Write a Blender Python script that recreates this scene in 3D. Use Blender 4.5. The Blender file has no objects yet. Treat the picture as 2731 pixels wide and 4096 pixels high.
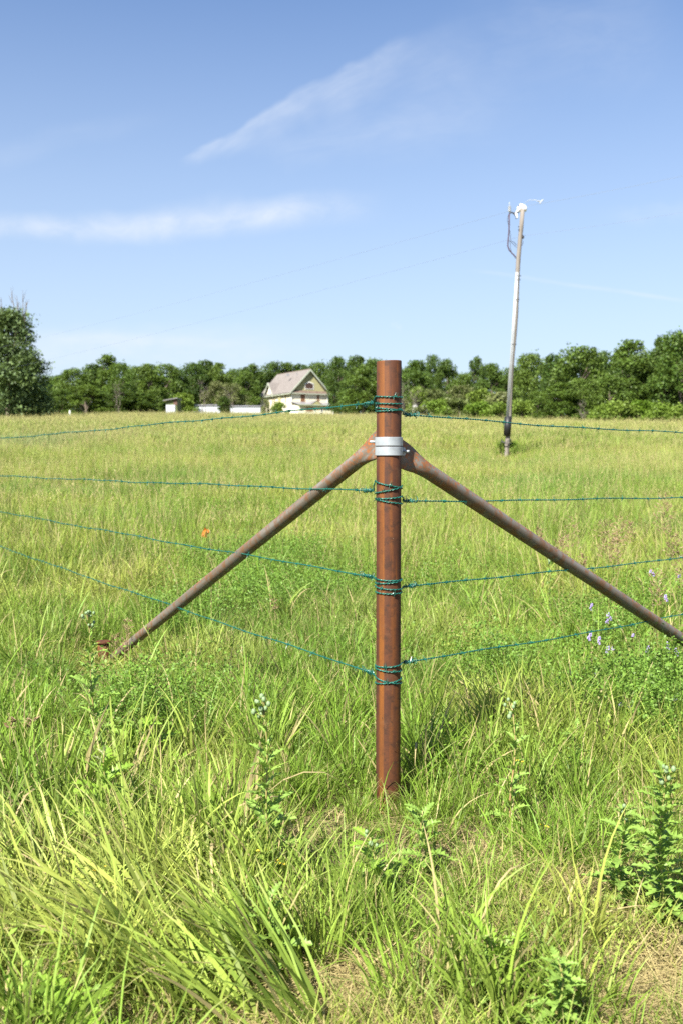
import bpy, math, random
import numpy as np
from mathutils import Vector, Matrix, Euler

# ------------------------------------------------------------------ camera, sky, sun, exposure
SC = bpy.context.scene
COL = SC.collection
EYE = 1.275
PITCH = math.radians(2.85)
F = 3982.0
cd = bpy.data.cameras.new('camera')
cam = bpy.data.objects.new('camera', cd); COL.objects.link(cam)
cam.location = (0, 0, EYE)
cam.rotation_euler = (math.radians(90) - PITCH, 0, 0)
cd.sensor_fit = 'VERTICAL'; cd.sensor_height = 36.0; cd.sensor_width = 24.0
cd.lens = 35.0; cd.clip_start = 0.05; cd.clip_end = 6000
cd.dof.use_dof = True; cd.dof.focus_distance = 3.65; cd.dof.aperture_fstop = 4.8
SC.camera = cam
SC.view_settings.view_transform = 'Standard'
SC.view_settings.look = 'None'
SC.view_settings.exposure = 1.57
SC.view_settings.gamma = 1.0
SC.view_settings.use_curve_mapping = False
SC.render.engine = 'CYCLES'
SC.cycles.max_bounces = 6; SC.cycles.diffuse_bounces = 3; SC.cycles.transmission_bounces = 3
SC.cycles.transparent_max_bounces = 4
SC.cycles.use_denoising = False

SUN_EL = math.radians(46)
SUN_DIR = Vector((-math.sin(math.radians(31)) * math.cos(SUN_EL), -math.cos(math.radians(31)) * math.cos(SUN_EL), math.sin(SUN_EL)))
sd = bpy.data.lights.new('sun', 'SUN'); sd.energy = 5.0; sd.angle = math.radians(0.53); sd.color = (1.0, 0.955, 0.87)
sun = bpy.data.objects.new('sun', sd); COL.objects.link(sun)
sun.rotation_euler = (-SUN_DIR).to_track_quat('-Z', 'Y').to_euler()
sun.location = (-30, -25, 45)


class NX:
    """tiny helper that builds math nodes from python expressions"""
    def __init__(s, nt, sock): s.nt = nt; s.s = sock
    @staticmethod
    def op(nt, o, *a, clamp=False):
        n = nt.nodes.new('ShaderNodeMath'); n.operation = o; n.use_clamp = clamp
        for i, v in enumerate(a):
            if isinstance(v, NX): nt.links.new(v.s, n.inputs[i])
            else: n.inputs[i].default_value = v
        return NX(nt, n.outputs[0])
    def __add__(a, b): return NX.op(a.nt, 'ADD', a, b)
    def __radd__(a, b): return NX.op(a.nt, 'ADD', b, a)
    def __sub__(a, b): return NX.op(a.nt, 'SUBTRACT', a, b)
    def __rsub__(a, b): return NX.op(a.nt, 'SUBTRACT', b, a)
    def __mul__(a, b): return NX.op(a.nt, 'MULTIPLY', a, b)
    def __rmul__(a, b): return NX.op(a.nt, 'MULTIPLY', b, a)
    def __truediv__(a, b): return NX.op(a.nt, 'DIVIDE', a, b)
    def abs(a): return NX.op(a.nt, 'ABSOLUTE', a)
    def max(a, b): return NX.op(a.nt, 'MAXIMUM', a, b)
    def sat(a): return NX.op(a.nt, 'ADD', a, 0.0, clamp=True)
    def pow(a, b): return NX.op(a.nt, 'POWER', a, b)
    def step(a, lo, hi):
        n = a.nt.nodes.new('ShaderNodeMapRange'); n.interpolation_type = 'SMOOTHSTEP'
        a.nt.links.new(a.s, n.inputs[0]); n.inputs[1].default_value = lo; n.inputs[2].default_value = hi
        n.inputs[3].default_value = 0; n.inputs[4].default_value = 1
        return NX(a.nt, n.outputs[0])


def vec(nt, x, y, z):
    n = nt.nodes.new('ShaderNodeCombineXYZ')
    for i, v in enumerate((x, y, z)):
        if isinstance(v, NX): nt.links.new(v.s, n.inputs[i])
        else: n.inputs[i].default_value = v
    return n.outputs[0]


def noise(nt, v, scale, detail=3, rough=0.5, dist=0.0):
    n = nt.nodes.new('ShaderNodeTexNoise'); n.inputs['Scale'].default_value = scale
    n.inputs['Detail'].default_value = detail; n.inputs['Roughness'].default_value = rough
    n.inputs['Distortion'].default_value = dist
    if v is not None: nt.links.new(v, n.inputs['Vector'])
    return NX(nt, n.outputs['Fac'])


def cam_to_world(dx, dy):
    """direction of the view ray for image slopes dx (right), dy (down)"""
    c, s = math.cos(PITCH), math.sin(PITCH)
    return Vector((dx, c - dy * s, -s - dy * c))


def ray(px, py): return cam_to_world((px - 1365.5) / F, (py - 2048.0) / F)


def at(px, py, Y):
    d = ray(px, py); t = Y / d.y
    return Vector((d.x * t, Y, EYE + d.z * t))


W = bpy.data.worlds.new('World'); SC.world = W; W.use_nodes = True
nt = W.node_tree; nt.nodes.clear()
sky = nt.nodes.new('ShaderNodeTexSky'); sky.sky_type = 'NISHITA'; sky.sun_disc = False
sky.sun_elevation = SUN_EL; sky.sun_rotation = math.atan2(SUN_DIR.x, SUN_DIR.y)
sky.altitude = 300; sky.air_density = 1.0; sky.dust_density = 0.7; sky.ozone_density = 2.2
tc = nt.nodes.new('ShaderNodeTexCoord')
sx = nt.nodes.new('ShaderNodeSeparateXYZ'); nt.links.new(tc.outputs['Generated'], sx.inputs[0])
X, Y, Z = (NX(nt, sx.outputs[i]) for i in range(3))
front = Y.step(0.05, 0.3)
Yc = Y.max(0.05)
A = X / Yc; E = Z / Yc          # tangent coordinates of the northern half of the sky


def sky_uv(px, py):
    d = ray(px, py); return d.x / d.y, d.z / d.y


def streak(p0, p1, w0, w1, soft, amp, seed, ns=6.0, fade=(0.1, 0.3), stretch=7.0, skew=0.0):
    """a wisp of cirrus from p0 to p1; w0,w1 half widths at its ends (tangent units)"""
    a0, e0 = sky_uv(*p0); a1, e1 = sky_uv(*p1)
    L = math.hypot(a1 - a0, e1 - e0); ux, uy = (a1 - a0) / L, (e1 - e0) / L
    dx, dy = A - a0, E - e0
    s = (dx * ux + dy * uy) * (1 / L)
    t = dy * ux - dx * uy
    wob = noise(nt, vec(nt, s * 2.2, t * 6.0, seed), 1.6, 3, 0.55)
    t2 = t + (wob - 0.5) * (w0 + w1) * 0.9
    wd = s * (w1 - w0) + w0
    if skew:   # sharp upper edge, long soft lower side
        up = (1.0 - (t2 / (wd.max(0.002) * (1 - skew)))).sat()
        dn = (1.0 + (t2 / (wd.max(0.002) * (1 + skew)))).sat()
        prof = up.step(0, 1) * dn.step(0, 1)
    else:
        prof = (1.0 - (t2 / wd.max(0.002)).abs()).sat().step(0, soft)
    ends = s.step(-0.02, fade[0]) * (1.0 - s.step(1 - fade[1], 1.02))
    n1 = noise(nt, vec(nt, s * (L * ns * 2), t * (ns * stretch), seed + 3.1), 1.0, 6, 0.62, 0.4)
    return prof * ends * (n1.step(0.22, 0.85) * 0.75 + 0.22) * amp


cl = streak((735, 655), (1880, 60), 0.008, 0.040, 1, 0.52, 1.0, 6, (0.08, 0.5), 7, 0.6)
for args in (((900, 640), (2300, 330), 0.022, 0.07, 1, 0.22, 4.0, 7, (0.2, 0.5), 6),
             ((1500, 330), (2731, 60), 0.03, 0.10, 1, 0.14, 6.0, 7, (0.3, 0.2), 5),
             ((-300, 945), (1560, 838), 0.020, 0.020, 1, 0.64, 9.0, 12, (0.1, 0.22), 3.0),
             ((300, 905), (1300, 825), 0.016, 0.022, 1, 0.30, 11.0, 9, (0.3, 0.25), 2.5),
             ((-200, 665), (720, 440), 0.018, 0.016, 1, 0.10, 14.0, 5, (0.2, 0.4), 6),
             ((-100, 1400), (1500, 1400), 0.035, 0.028, 1, 0.62, 17.0, 8, (0.1, 0.45), 4),
             ((100, 1340), (980, 1370), 0.010, 0.008, 1, 0.30, 19.0, 9, (0.2, 0.3), 5),
             ((1860, 1078), (2900, 1225), 0.0035, 0.0035, 1, 0.32, 22.0, 12, (0.2, 0.05), 6),
             ((1560, 1290), (1610, 1320), 0.006, 0.005, 1, 0.25, 25.0, 30, (0.2, 0.3), 2),
             ((2350, 870), (2900, 840), 0.012, 0.018, 1, 0.18, 27.0, 9, (0.4, 0.2), 5)):
    cl = cl + streak(*args)
# thin cirrus veil elsewhere in the dome
veil = noise(nt, vec(nt, X * 1.2, Y * 3.0, Z * 5.0), 1.7, 6, 0.6, 0.6).step(0.55, 0.95) * 0.18
hz = (1.0 - Z.abs() * 2.2).sat().pow(1.2) * 0.88
cl = (cl * front + veil * (1.0 - front)).sat()
mh = nt.nodes.new('ShaderNodeMix'); mh.data_type = 'RGBA'
tint = nt.nodes.new('ShaderNodeVectorMath'); tint.operation = 'MULTIPLY'; nt.links.new(sky.outputs[0], tint.inputs[0]); tint.inputs[1].default_value = (0.87, 0.94, 1.06)
nt.links.new(hz.s, mh.inputs[0]); nt.links.new(tint.outputs[0], mh.inputs[6]); mh.inputs[7].default_value = (3.95, 4.55, 5.15, 1)
mix = nt.nodes.new('ShaderNodeMix'); mix.data_type = 'RGBA'
nt.links.new(cl.s, mix.inputs[0]); nt.links.new(mh.outputs[2], mix.inputs[6]); mix.inputs[7].default_value = (5.0, 5.35, 5.9, 1)
bg = nt.nodes.new('ShaderNodeBackground'); bg.inputs[1].default_value = 0.060
wo = nt.nodes.new('ShaderNodeOutputWorld')
nt.links.new(mix.outputs[2], bg.inputs[0]); nt.links.new(bg.outputs[0], wo.inputs[0])

# ------------------------------------------------------------------ helpers
random.seed(7)
RNG = np.random.default_rng(11)
_T = np.random.default_rng(5).random((97, 97))


def vnoise(x, y, scale, off=0.0):
    x = np.asarray(x, float) / scale + off * 7.31 + 400; y = np.asarray(y, float) / scale + off * 3.77 + 400
    xi = np.floor(x).astype(int); yi = np.floor(y).astype(int); fx = x - xi; fy = y - yi
    fx = fx * fx * (3 - 2 * fx); fy = fy * fy * (3 - 2 * fy)
    g = lambda a, b: _T[a % 97, b % 97]
    return (g(xi, yi) * (1 - fx) + g(xi + 1, yi) * fx) * (1 - fy) + (g(xi, yi + 1) * (1 - fx) + g(xi + 1, yi + 1) * fx) * fy


PY = [-60, 0, 6, 12, 20, 36, 70, 110, 130, 200, 235, 330, 600, 3000]
PZ = [0.3, 0, 0.0, .20, .58, 1.60, 3.75, 6.0, 7.0, 10.5, 12.35, 16.0, 19.0, 20.0]


def height(x, y):
    x = np.asarray(x, float); y = np.asarray(y, float)
    z = np.interp(y, PY, PZ)
    # smooth the profile's knees a little
    z = (z + np.interp(y - 3 - y * .04, PY, PZ) + np.interp(y + 3 + y * .04, PY, PZ)) / 3 * np.clip((y - 5) / 6, 0, 1) + z * (1 - np.clip((y - 5) / 6, 0, 1))
    fy_ = np.clip((y - 55) / 65, 0, 1); z = z - np.clip((x - 3) / 32, 0, 1) * fy_ * 1.45 - np.clip((-24 - x) / 14, 0, 1) * fy_ * .55 + np.clip((-2 - x) / 10, 0, 1) * fy_ * .25 - fy_ * .25
    z = z + (vnoise(x, y, 1.3, 1) - .5) * .05 * np.clip((np.abs(y - 3.6) - .3), 0, 1) + (vnoise(x, y, 14, 2) - .5) * .35 * np.clip((y - 9) / 20, 0, 1)
    return z


def gz(x, y): return float(height(x, y))


def ground_hit(px, py, ymax=400):
    d = ray(px, py); prev = 1.0; y = 1.0
    while y < ymax:
        z = EYE + d.z * y / d.y
        if z <= gz(d.x * y / d.y, y): break
        prev = y; y *= 1.01
    return Vector((d.x * y / d.y, y, gz(d.x * y / d.y, y)))


def mesh_obj(name, V, Fc, mat, parent=None, smooth=False, attr=None):
    me = bpy.data.meshes.new(name)
    if isinstance(V, np.ndarray) and isinstance(Fc, np.ndarray):
        me.vertices.add(len(V)); me.vertices.foreach_set('co', V.astype(np.float32).ravel())
        k = Fc.shape[1]
        me.loops.add(Fc.size); me.loops.foreach_set('vertex_index', Fc.astype(np.int32).ravel())
        me.polygons.add(len(Fc)); me.polygons.foreach_set('loop_start', np.arange(0, Fc.size, k, dtype=np.int32))
        me.update(calc_edges=True)
    else:
        me.from_pydata([tuple(v) for v in V], [], [tuple(f) for f in Fc]); me.update()
    if smooth: me.polygons.foreach_set('use_smooth', [True] * len(me.polygons))
    if attr is not None:
        a = me.attributes.new('bl', 'FLOAT_VECTOR', 'POINT'); a.data.foreach_set('vector', np.asarray(attr, np.float32).ravel())
    if mat is not None: me.materials.append(mat)
    o = bpy.data.objects.new(name, me)
    if parent != 'unlinked':
        COL.objects.link(o)
        if parent is not None: o.parent = parent
    return o


def tag(o, label, cat, group=None, kind=None):
    if label: o['label'] = label
    if cat: o['category'] = cat
    if group: o['group'] = group
    if kind: o['kind'] = kind
    return o


def empty(name, loc, label, cat, group=None, rz=0.0):
    o = bpy.data.objects.new(name, None); COL.objects.link(o); o.location = loc; o.rotation_euler = (0, 0, rz)
    o.empty_display_size = 0.1
    return tag(o, label, cat, group)


def dup(root, loc, label, group, rz=0.0, scale=None, mats=None):
    r = root.copy(); COL.objects.link(r); r.location = loc; r.rotation_euler = (0, 0, rz)
    if scale is not None: r.scale = scale
    r['label'] = label
    if group: r['group'] = group
    for ch in root.children:
        c = ch.copy(); COL.objects.link(c); c.parent = r
        for g in ch.children:
            d = g.copy(); COL.objects.link(d); d.parent = c
    return r


class MB:
    """collects verts and faces"""
    def __init__(s): s.v = []; s.f = []
    def add(s, V, Fc):
        n = len(s.v); s.v += [tuple(v) for v in V]; s.f += [tuple(i + n for i in f) for f in Fc]
    def box(s, a, b):
        x0, y0, z0 = a; x1, y1, z1 = b
        s.add([(x0, y0, z0), (x1, y0, z0), (x1, y1, z0), (x0, y1, z0), (x0, y0, z1), (x1, y0, z1), (x1, y1, z1), (x0, y1, z1)],
              [(0, 3, 2, 1), (4, 5, 6, 7), (0, 1, 5, 4), (1, 2, 6, 5), (2, 3, 7, 6), (3, 0, 4, 7)])
    def tube(s, pts, rad, k=8, caps=True, flat=None):
        pts = [Vector(p) for p in pts]; n = len(pts)
        rad = [rad] * n if isinstance(rad, (int, float)) else rad
        t = (pts[1] - pts[0]).normalized(); up = Vector((0, 0, 1)) if abs(t.z) < .9 else Vector((1, 0, 0))
        u = t.cross(up).normalized(); V = []; Fc = []
        for i in range(n):
            t = (pts[min(i + 1, n - 1)] - pts[max(i - 1, 0)]).normalized()
            u = (u - t * u.dot(t)).normalized(); w = t.cross(u)
            for j in range(k):
                a = 2 * math.pi * j / k
                V.append(pts[i] + (u * math.cos(a) + w * math.sin(a)) * rad[i])
        for i in range(n - 1):
            for j in range(k):
                a = i * k + j; b = i * k + (j + 1) % k
                Fc.append((a, b, b + k, a + k))
        if caps: Fc.append(tuple(range(k))[::-1]); Fc.append(tuple(range((n - 1) * k, n * k)))
        s.add(V, Fc)
    def prism(s, poly, d):
        """polygon (3-D points) pushed along vector d"""
        n = len(poly); P = [Vector(p) for p in poly]; D = Vector(d)
        s.add(P + [p + D for p in P], [tuple(range(n))[::-1], tuple(range(n, 2 * n))] + [(i, (i + 1) % n, (i + 1) % n + n, i + n) for i in range(n)])
    def sphere(s, c, r, k=8, m=5, sq=(1, 1, 1)):
        V = []; Fc = []
        for i in range(m + 1):
            th = math.pi * i / m
            for j in range(k):
                a = 2 * math.pi * j / k
                V.append((c[0] + r * sq[0] * math.sin(th) * math.cos(a), c[1] + r * sq[1] * math.sin(th) * math.sin(a), c[2] + r * sq[2] * math.cos(th)))
        for i in range(m):
            for j in range(k):
                a = i * k + j; b = i * k + (j + 1) % k
                Fc.append((a, a + k, b + k, b))
        s.add(V, Fc)
    def build(s, name, mat, parent=None, smooth=False):
        return mesh_obj(name, s.v, s.f, mat, parent, smooth)


# ------------------------------------------------------------------ materials
def mat(name, col, rough=0.7, metal=0.0, var=None, scale=8.0, stretch=(1, 1, 1), bump=0.0, bscale=40.0, spec=0.4, trans=None, detail=4):
    m = bpy.data.materials.new(name); m.use_nodes = True; t = m.node_tree
    p = t.nodes['Principled BSDF']; p.inputs['Roughness'].default_value = rough; p.inputs['Metallic'].default_value = metal
    p.inputs['Specular IOR Level'].default_value = spec
    p.inputs['Base Color'].default_value = (*col, 1)
    co = t.nodes.new('ShaderNodeTexCoord'); mp = t.nodes.new('ShaderNodeMapping'); mp.inputs['Scale'].default_value = stretch
    t.links.new(co.outputs['Object'], mp.inputs[0])
    if var is not None:
        n = noise(t, mp.outputs[0], scale, detail, 0.6)
        mx = t.nodes.new('ShaderNodeMix'); mx.data_type = 'RGBA'; t.links.new(n.step(0.3, 0.7).s, mx.inputs[0])
        mx.inputs[6].default_value = (*col, 1); mx.inputs[7].default_value = (*var, 1)
        t.links.new(mx.outputs[2], p.inputs['Base Color'])
    if bump:
        n2 = noise(t, co.outputs['Object'], bscale, 4, 0.6)
        b = t.nodes.new('ShaderNodeBump'); b.inputs['Strength'].default_value = bump; b.inputs['Distance'].default_value = 0.002
        t.links.new(n2.s, b.inputs['Height']); t.links.new(b.outputs[0], p.inputs['Normal'])
    return m


def mixc(t, fac, a, b):
    mx = t.nodes.new('ShaderNodeMix'); mx.data_type = 'RGBA'
    if isinstance(fac, NX): t.links.new(fac.s, mx.inputs[0])
    else: mx.inputs[0].default_value = fac
    for i, v in ((6, a), (7, b)):
        if isinstance(v, tuple): mx.inputs[i].default_value = (*v, 1)
        else: t.links.new(v, mx.inputs[i])
    return mx.outputs[2]


def scalec(t, col, k):
    mx = t.nodes.new('ShaderNodeVectorMath'); mx.operation = 'SCALE'
    t.links.new(col, mx.inputs[0])
    if isinstance(k, NX): t.links.new(k.s, mx.inputs['Scale'])
    else: mx.inputs['Scale'].default_value = k
    return mx.outputs[0]


def leaf_mat(name, colour=None, dry=(0.46, 0.37, 0.18), base=(0.24, 0.26, 0.06), trans=0.34, var=0.8, rough=0.5, tonemix=None, spec=0.22):
    """vegetation: colour from the instance ('col') or fixed, per-blade variation, translucent"""
    m = bpy.data.materials.new(name); m.use_nodes = True; t = m.node_tree
    p = t.nodes['Principled BSDF']; p.inputs['Roughness'].default_value = rough; p.inputs['Specular IOR Level'].default_value = spec
    g = t.nodes.new('ShaderNodeAttribute'); g.attribute_name = 'bl'
    s = t.nodes.new('ShaderNodeSeparateXYZ'); t.links.new(g.outputs['Vector'], s.inputs[0])
    r, al, dr = (NX(t, s.outputs[i]) for i in range(3))
    if colour is None:
        a = t.nodes.new('ShaderNodeAttribute'); a.attribute_type = 'INSTANCER'; a.attribute_name = 'col'; c = a.outputs['Vector']
    else:
        rgb = t.nodes.new('ShaderNodeRGB'); rgb.outputs[0].default_value = (*colour, 1); c = rgb.outputs[0]
        if tonemix is not None:
            oi = t.nodes.new('ShaderNodeObjectInfo')
            c = mixc(t, NX(t, oi.outputs['Random']), c, tonemix)
    # hue drift between blades: some yellower, some bluer
    c = mixc(t, (r * 7.13 - NX.op(t, 'FLOOR', r * 7.13)) * 0.22, c, (0.20, 0.24, 0.035))
    c = scalec(t, c, r * var + (1.0 - var * 0.5))
    c = mixc(t, (1.0 - al).sat().pow(2.0) * 0.25, c, base)
    c = mixc(t, dr, c, dry)
    t.links.new(c, p.inputs['Base Color'])
    tr = t.nodes.new('ShaderNodeBsdfTranslucent')
    tcx = mixc(t, 0.30, c, (0.26, 0.34, 0.02)); tcx = mixc(t, dr, tcx, dry)
    t.links.new(tcx, tr.inputs[0])
    ms = t.nodes.new('ShaderNodeMixShader'); ms.inputs[0].default_value = trans
    t.links.new(p.outputs[0], ms.inputs[1]); t.links.new(tr.outputs[0], ms.inputs[2])
    t.links.new(ms.outputs[0], t.nodes['Material Output'].inputs[0])
    return m


M = {}
M['grass'] = leaf_mat('grass')
M['alfalfa'] = leaf_mat('alfalfa_leaf', (0.125, 0.235, 0.035), trans=0.3, var=0.6)
M['thistle'] = leaf_mat('thistle_leaf', (0.20, 0.33, 0.060), trans=0.28, var=0.4, base=(0.20, 0.26, 0.10), rough=0.45)
M['rosette'] = leaf_mat('thistle_broad_leaf', (0.22, 0.37, 0.04), trans=0.35, var=0.35, base=(0.3, 0.36, 0.15), rough=0.4)
M['stem'] = mat('green_stem', (0.22, 0.28, 0.07), 0.5, var=(0.28, 0.2, 0.08), scale=12)
M['redstem'] = mat('reddish_stem', (0.30, 0.14, 0.08), 0.5, var=(0.3, 0.3, 0.1), scale=12)
M['bud'] = mat('thistle_bud', (0.20, 0.27, 0.14), 0.6, var=(0.13, 0.20, 0.08), scale=160)
M['straw'] = mat('dry_straw', (0.46, 0.35, 0.18), 0.7, var=(0.34, 0.23, 0.12), scale=30)
M['seed'] = leaf_mat('brome_seed_head', (0.17, 0.095, 0.055), trans=0.15, var=0.6, dry=(0.34, 0.25, 0.15))
M['purple'] = mat('purple_petals', (0.27, 0.19, 0.46), 0.6, var=(0.40, 0.34, 0.55), scale=120)
M['yellow'] = mat('yellow_petals', (0.75, 0.55, 0.04), 0.6)
M['paletip'] = leaf_mat('pale_leaf_tips', (0.45, 0.47, 0.25), trans=0.35, var=0.3)
M['leafA'] = leaf_mat('tree_leaves_mid', (0.058, 0.112, 0.020), trans=0.28, var=0.8, rough=0.5, tonemix=(0.095, 0.150, 0.028))
M['leafB'] = leaf_mat('tree_leaves_dark', (0.036, 0.078, 0.016), trans=0.26, var=0.8, rough=0.5, tonemix=(0.060, 0.108, 0.022))
M['leafC'] = leaf_mat('shrub_leaves_bright', (0.11, 0.20, 0.02), trans=0.3, var=0.7, rough=0.5, tonemix=(0.16, 0.225, 0.04))
M['leafD'] = leaf_mat('cottonwood_leaves', (0.085, 0.135, 0.050), trans=0.2, var=.8, rough=0.55, spec=0.3)
M['leafE'] = leaf_mat('olive_leaves', (0.115, 0.145, 0.050), trans=0.2, var=0.7, rough=0.5, tonemix=(0.14, 0.15, 0.065))
M['bark'] = mat('bark', (0.085, 0.062, 0.045), 0.9, var=(0.16, 0.13, 0.10), scale=6, stretch=(1, 1, .3), bump=.6)
M['deadwood'] = mat('dead_wood', (0.16, 0.135, 0.115), 0.9, var=(0.10, 0.08, 0.065), scale=3)

# rusty pipe
m = bpy.data.materials.new('rusted_pipe'); m.use_nodes = True; t = m.node_tree; p = t.nodes['Principled BSDF']
co = t.nodes.new('ShaderNodeTexCoord'); mp = t.nodes.new('ShaderNodeMapping'); mp.inputs['Scale'].default_value = (34, 34, 1.3); t.links.new(co.outputs['Object'], mp.inputs[0])
s = t.nodes.new('ShaderNodeSeparateXYZ'); t.links.new(co.outputs['Object'], s.inputs[0]); ox = NX(t, s.outputs[0]); oy = NX(t, s.outputs[1]); oz = NX(t, s.outputs[2])
streaks = noise(t, mp.outputs[0], 1.0, 4, 0.55)
blot = noise(t, co.outputs['Object'], 13, 4, 0.6); fine = noise(t, co.outputs['Object'], 420, 3, 0.7)
wob = noise(t, vec(t, 0.0, 0.0, oz * 1.0), 3.0, 3, 0.6)
seam = (ox + (wob - .5) * .007).step(-0.040, -0.030) * (1.0 - (ox + (wob - .5) * .003).step(-0.0195, -0.0165)) * (1.0 - oy.step(-.01, .0))
thin = (1.0 - ((ox + (wob - .5) * .006 - .026).abs() / 0.004)).sat() * noise(t, vec(t, 0.0, 0.0, oz), 4.0, 2).step(.5, .7) * (1.0 - oy.step(-.01, .0))
c = mixc(t, blot.step(.35, .7), (0.082, 0.029, 0.0120), (0.052, 0.0200, 0.0110))
c = mixc(t, streaks.step(.50, .68) * 0.6, c, (0.150, 0.050, 0.009))
c = mixc(t, noise(t, co.outputs['Object'], 30, 5, .7).step(.48, .66) * .85, c, (0.040, 0.018, 0.010))
c = mixc(t, noise(t, co.outputs['Object'], 7, 4, .65).step(.56, .70) * .6, c, (0.115, 0.060, 0.032))
c = mixc(t, (seam * (streaks.step(.28, .62) * .6 + .25) * (blot.step(.30, .6) * .5 + .5)).sat(), c, (0.175, 0.060, 0.009))
c = mixc(t, thin * .7, c, (0.17, 0.055, 0.009))
c = mixc(t, noise(t, co.outputs['Object'], 60, 2).step(.72, .78) * .6, c, (0.03, 0.018, 0.012))
c = mixc(t, noise(t, vec(t, ox * 1.0, oy * 1.0, oz * 1.0), 95, 1).step(.80, .83) * .6, c, (0.42, 0.33, 0.25))
c = scalec(t, c, fine * 1.3 + .35)
t.links.new(c, p.inputs['Base Color']); p.inputs['Roughness'].default_value = .7; p.inputs['Specular IOR Level'].default_value = .25
b = t.nodes.new('ShaderNodeBump'); b.inputs['Strength'].default_value = .35; b.inputs['Distance'].default_value = .0008; t.links.new(fine.s, b.inputs['Height']); t.links.new(b.outputs[0], p.inputs['Normal'])
M['rust'] = m

# mill-scale pipe with rust flecks
m = bpy.data.materials.new('mill_scale_pipe'); m.use_nodes = True; t = m.node_tree; p = t.nodes['Principled BSDF']
co = t.nodes.new('ShaderNodeTexCoord'); mp = t.nodes.new('ShaderNodeMapping'); mp.inputs['Scale'].default_value = (1.2, 26, 26); t.links.new(co.outputs['Object'], mp.inputs[0])
s = t.nodes.new('ShaderNodeSeparateXYZ'); t.links.new(co.outputs['Object'], s.inputs[0]); ox = NX(t, s.outputs[0]); oz = NX(t, s.outputs[2]); oy = NX(t, s.outputs[1])
st = noise(t, mp.outputs[0], 1.0, 4, .6); bl = noise(t, co.outputs['Object'], 22, 4, .6); fl = noise(t, co.outputs['Object'], 75, 3, .6, .5); fine = noise(t, co.outputs['Object'], 500, 2, .7)
topside = (oz + (noise(t, co.outputs['Object'], 5, 2) - .5) * .03).step(-.002, .022)
c = mixc(t, st.step(.35, .7), (0.102, 0.086, 0.064), (0.170, 0.158, 0.138))
c = mixc(t, bl.step(.42, .66) * .75, c, (0.135, 0.062, 0.024))
c = mixc(t, fl.step(.54, .62) * (topside * .85 + .15) * bl.step(.30, .48), c, (0.27, 0.082, 0.014))
c = mixc(t, (1.0 - ox.step(0.0, .40)) * (fl.step(.5, .56) * .55), c, (0.25, 0.075, 0.014))
c = scalec(t, c, fine * .6 + .7)
t.links.new(c, p.inputs['Base Color']); p.inputs['Roughness'].default_value = .55; p.inputs['Metallic'].default_value = .0; p.inputs['Specular IOR Level'].default_value = .3
b = t.nodes.new('ShaderNodeBump'); b.inputs['Strength'].default_value = .3; b.inputs['Distance'].default_value = .0008; t.links.new(bl.s, b.inputs['Height']); t.links.new(b.outputs[0], p.inputs['Normal'])
M['brace'] = m

M['galv'] = mat('galvanised_steel', (0.33, 0.36, 0.375), 0.42, 0.25, var=(0.26, 0.285, 0.30), scale=30, bump=.2, bscale=80)
M['wire'] = mat('green_coated_wire', (0.005, 0.072, 0.054), 0.3, 0.0, var=(0.012, 0.12, 0.09), scale=90, spec=.6)
M['wood'] = mat('weathered_pole_wood', (0.22, 0.20, 0.175), 0.85, var=(0.14, 0.118, 0.098), scale=5, stretch=(6, 6, .25), bump=.5)
M['conduit'] = mat('grey_conduit', (0.36, 0.375, 0.385), 0.5, .0, var=(0.30, 0.315, 0.325), scale=4)
M['black'] = mat('black_plastic', (0.012, 0.012, 0.013), 0.5)
M['white'] = mat('white_plastic', (0.75, 0.76, 0.76), 0.4)
M['darkmetal'] = mat('dark_hardware', (0.05, 0.05, 0.055), 0.5, .5)
M['cable'] = mat('dark_red_cable', (0.05, 0.014, 0.018), 0.5)
M['line'] = mat('aluminium_line', (0.20, 0.23, 0.27), 0.5, .2)
M['orange'] = leaf_mat('orange_flag_plastic', (0.62, 0.12, 0.02), dry=(0.6, 0.12, 0.02), base=(0.62, 0.12, 0.02), trans=.25, var=0.05)
M['ywall'] = mat('cream_painted_clapboard', (0.66, 0.62, 0.48), .7, var=(0.62, 0.575, 0.435), scale=1.2, stretch=(.4, .4, 8), bump=.2)
M['gablew'] = mat('faded_yellow_green_shingle', (0.36, 0.34, 0.17), .8, var=(0.29, 0.275, 0.14), scale=1.6, stretch=(1, 1, 5))
M['roof'] = mat('weathered_wood_shingles', (0.115, 0.098, 0.088), .9, var=(0.20, 0.18, 0.165), scale=1.4, stretch=(3, 3, 3), detail=8, bump=.5)
M['roofedge'] = mat('worn_brown_shingle_edge', (0.11, 0.07, 0.055), .9, var=(0.16, 0.12, 0.09), scale=2)
M['trim'] = mat('pale_green_trim', (0.40, 0.44, 0.35), .7, var=(0.34, 0.37, 0.29), scale=1)
M['wtrim'] = mat('white_trim', (0.74, 0.74, 0.70), .7)
M['board'] = mat('weathered_window_board', (0.19, 0.095, 0.048), .8, var=(0.14, 0.07, 0.035), scale=2)
M['dboard'] = mat('dark_window_board', (0.040, 0.024, 0.02), .8, var=(0.07, 0.036, 0.025), scale=2)
M['tin'] = mat('pale_tin_roof', (0.26, 0.26, 0.275), .5, .1, var=(0.18, 0.165, 0.16), scale=.8)
M['glass'] = mat('dark_window_glass', (0.02, 0.025, 0.03), .1, spec=.8)
M['bwhite'] = mat('white_sheet_metal', (0.44, 0.46, 0.49), .45, var=(0.38, 0.40, 0.43), scale=.7)
M['green'] = mat('olive_green_siding', (0.10, 0.12, 0.035), .7, var=(0.07, 0.085, 0.03), scale=1, stretch=(5, 5, .2))
M['redwood'] = mat('faded_red_door', (0.11, 0.06, 0.045), .8)
M['stone'] = mat('pale_stone', (0.27, 0.265, 0.25), .9, var=(0.18, 0.175, 0.165), scale=4)

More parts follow.
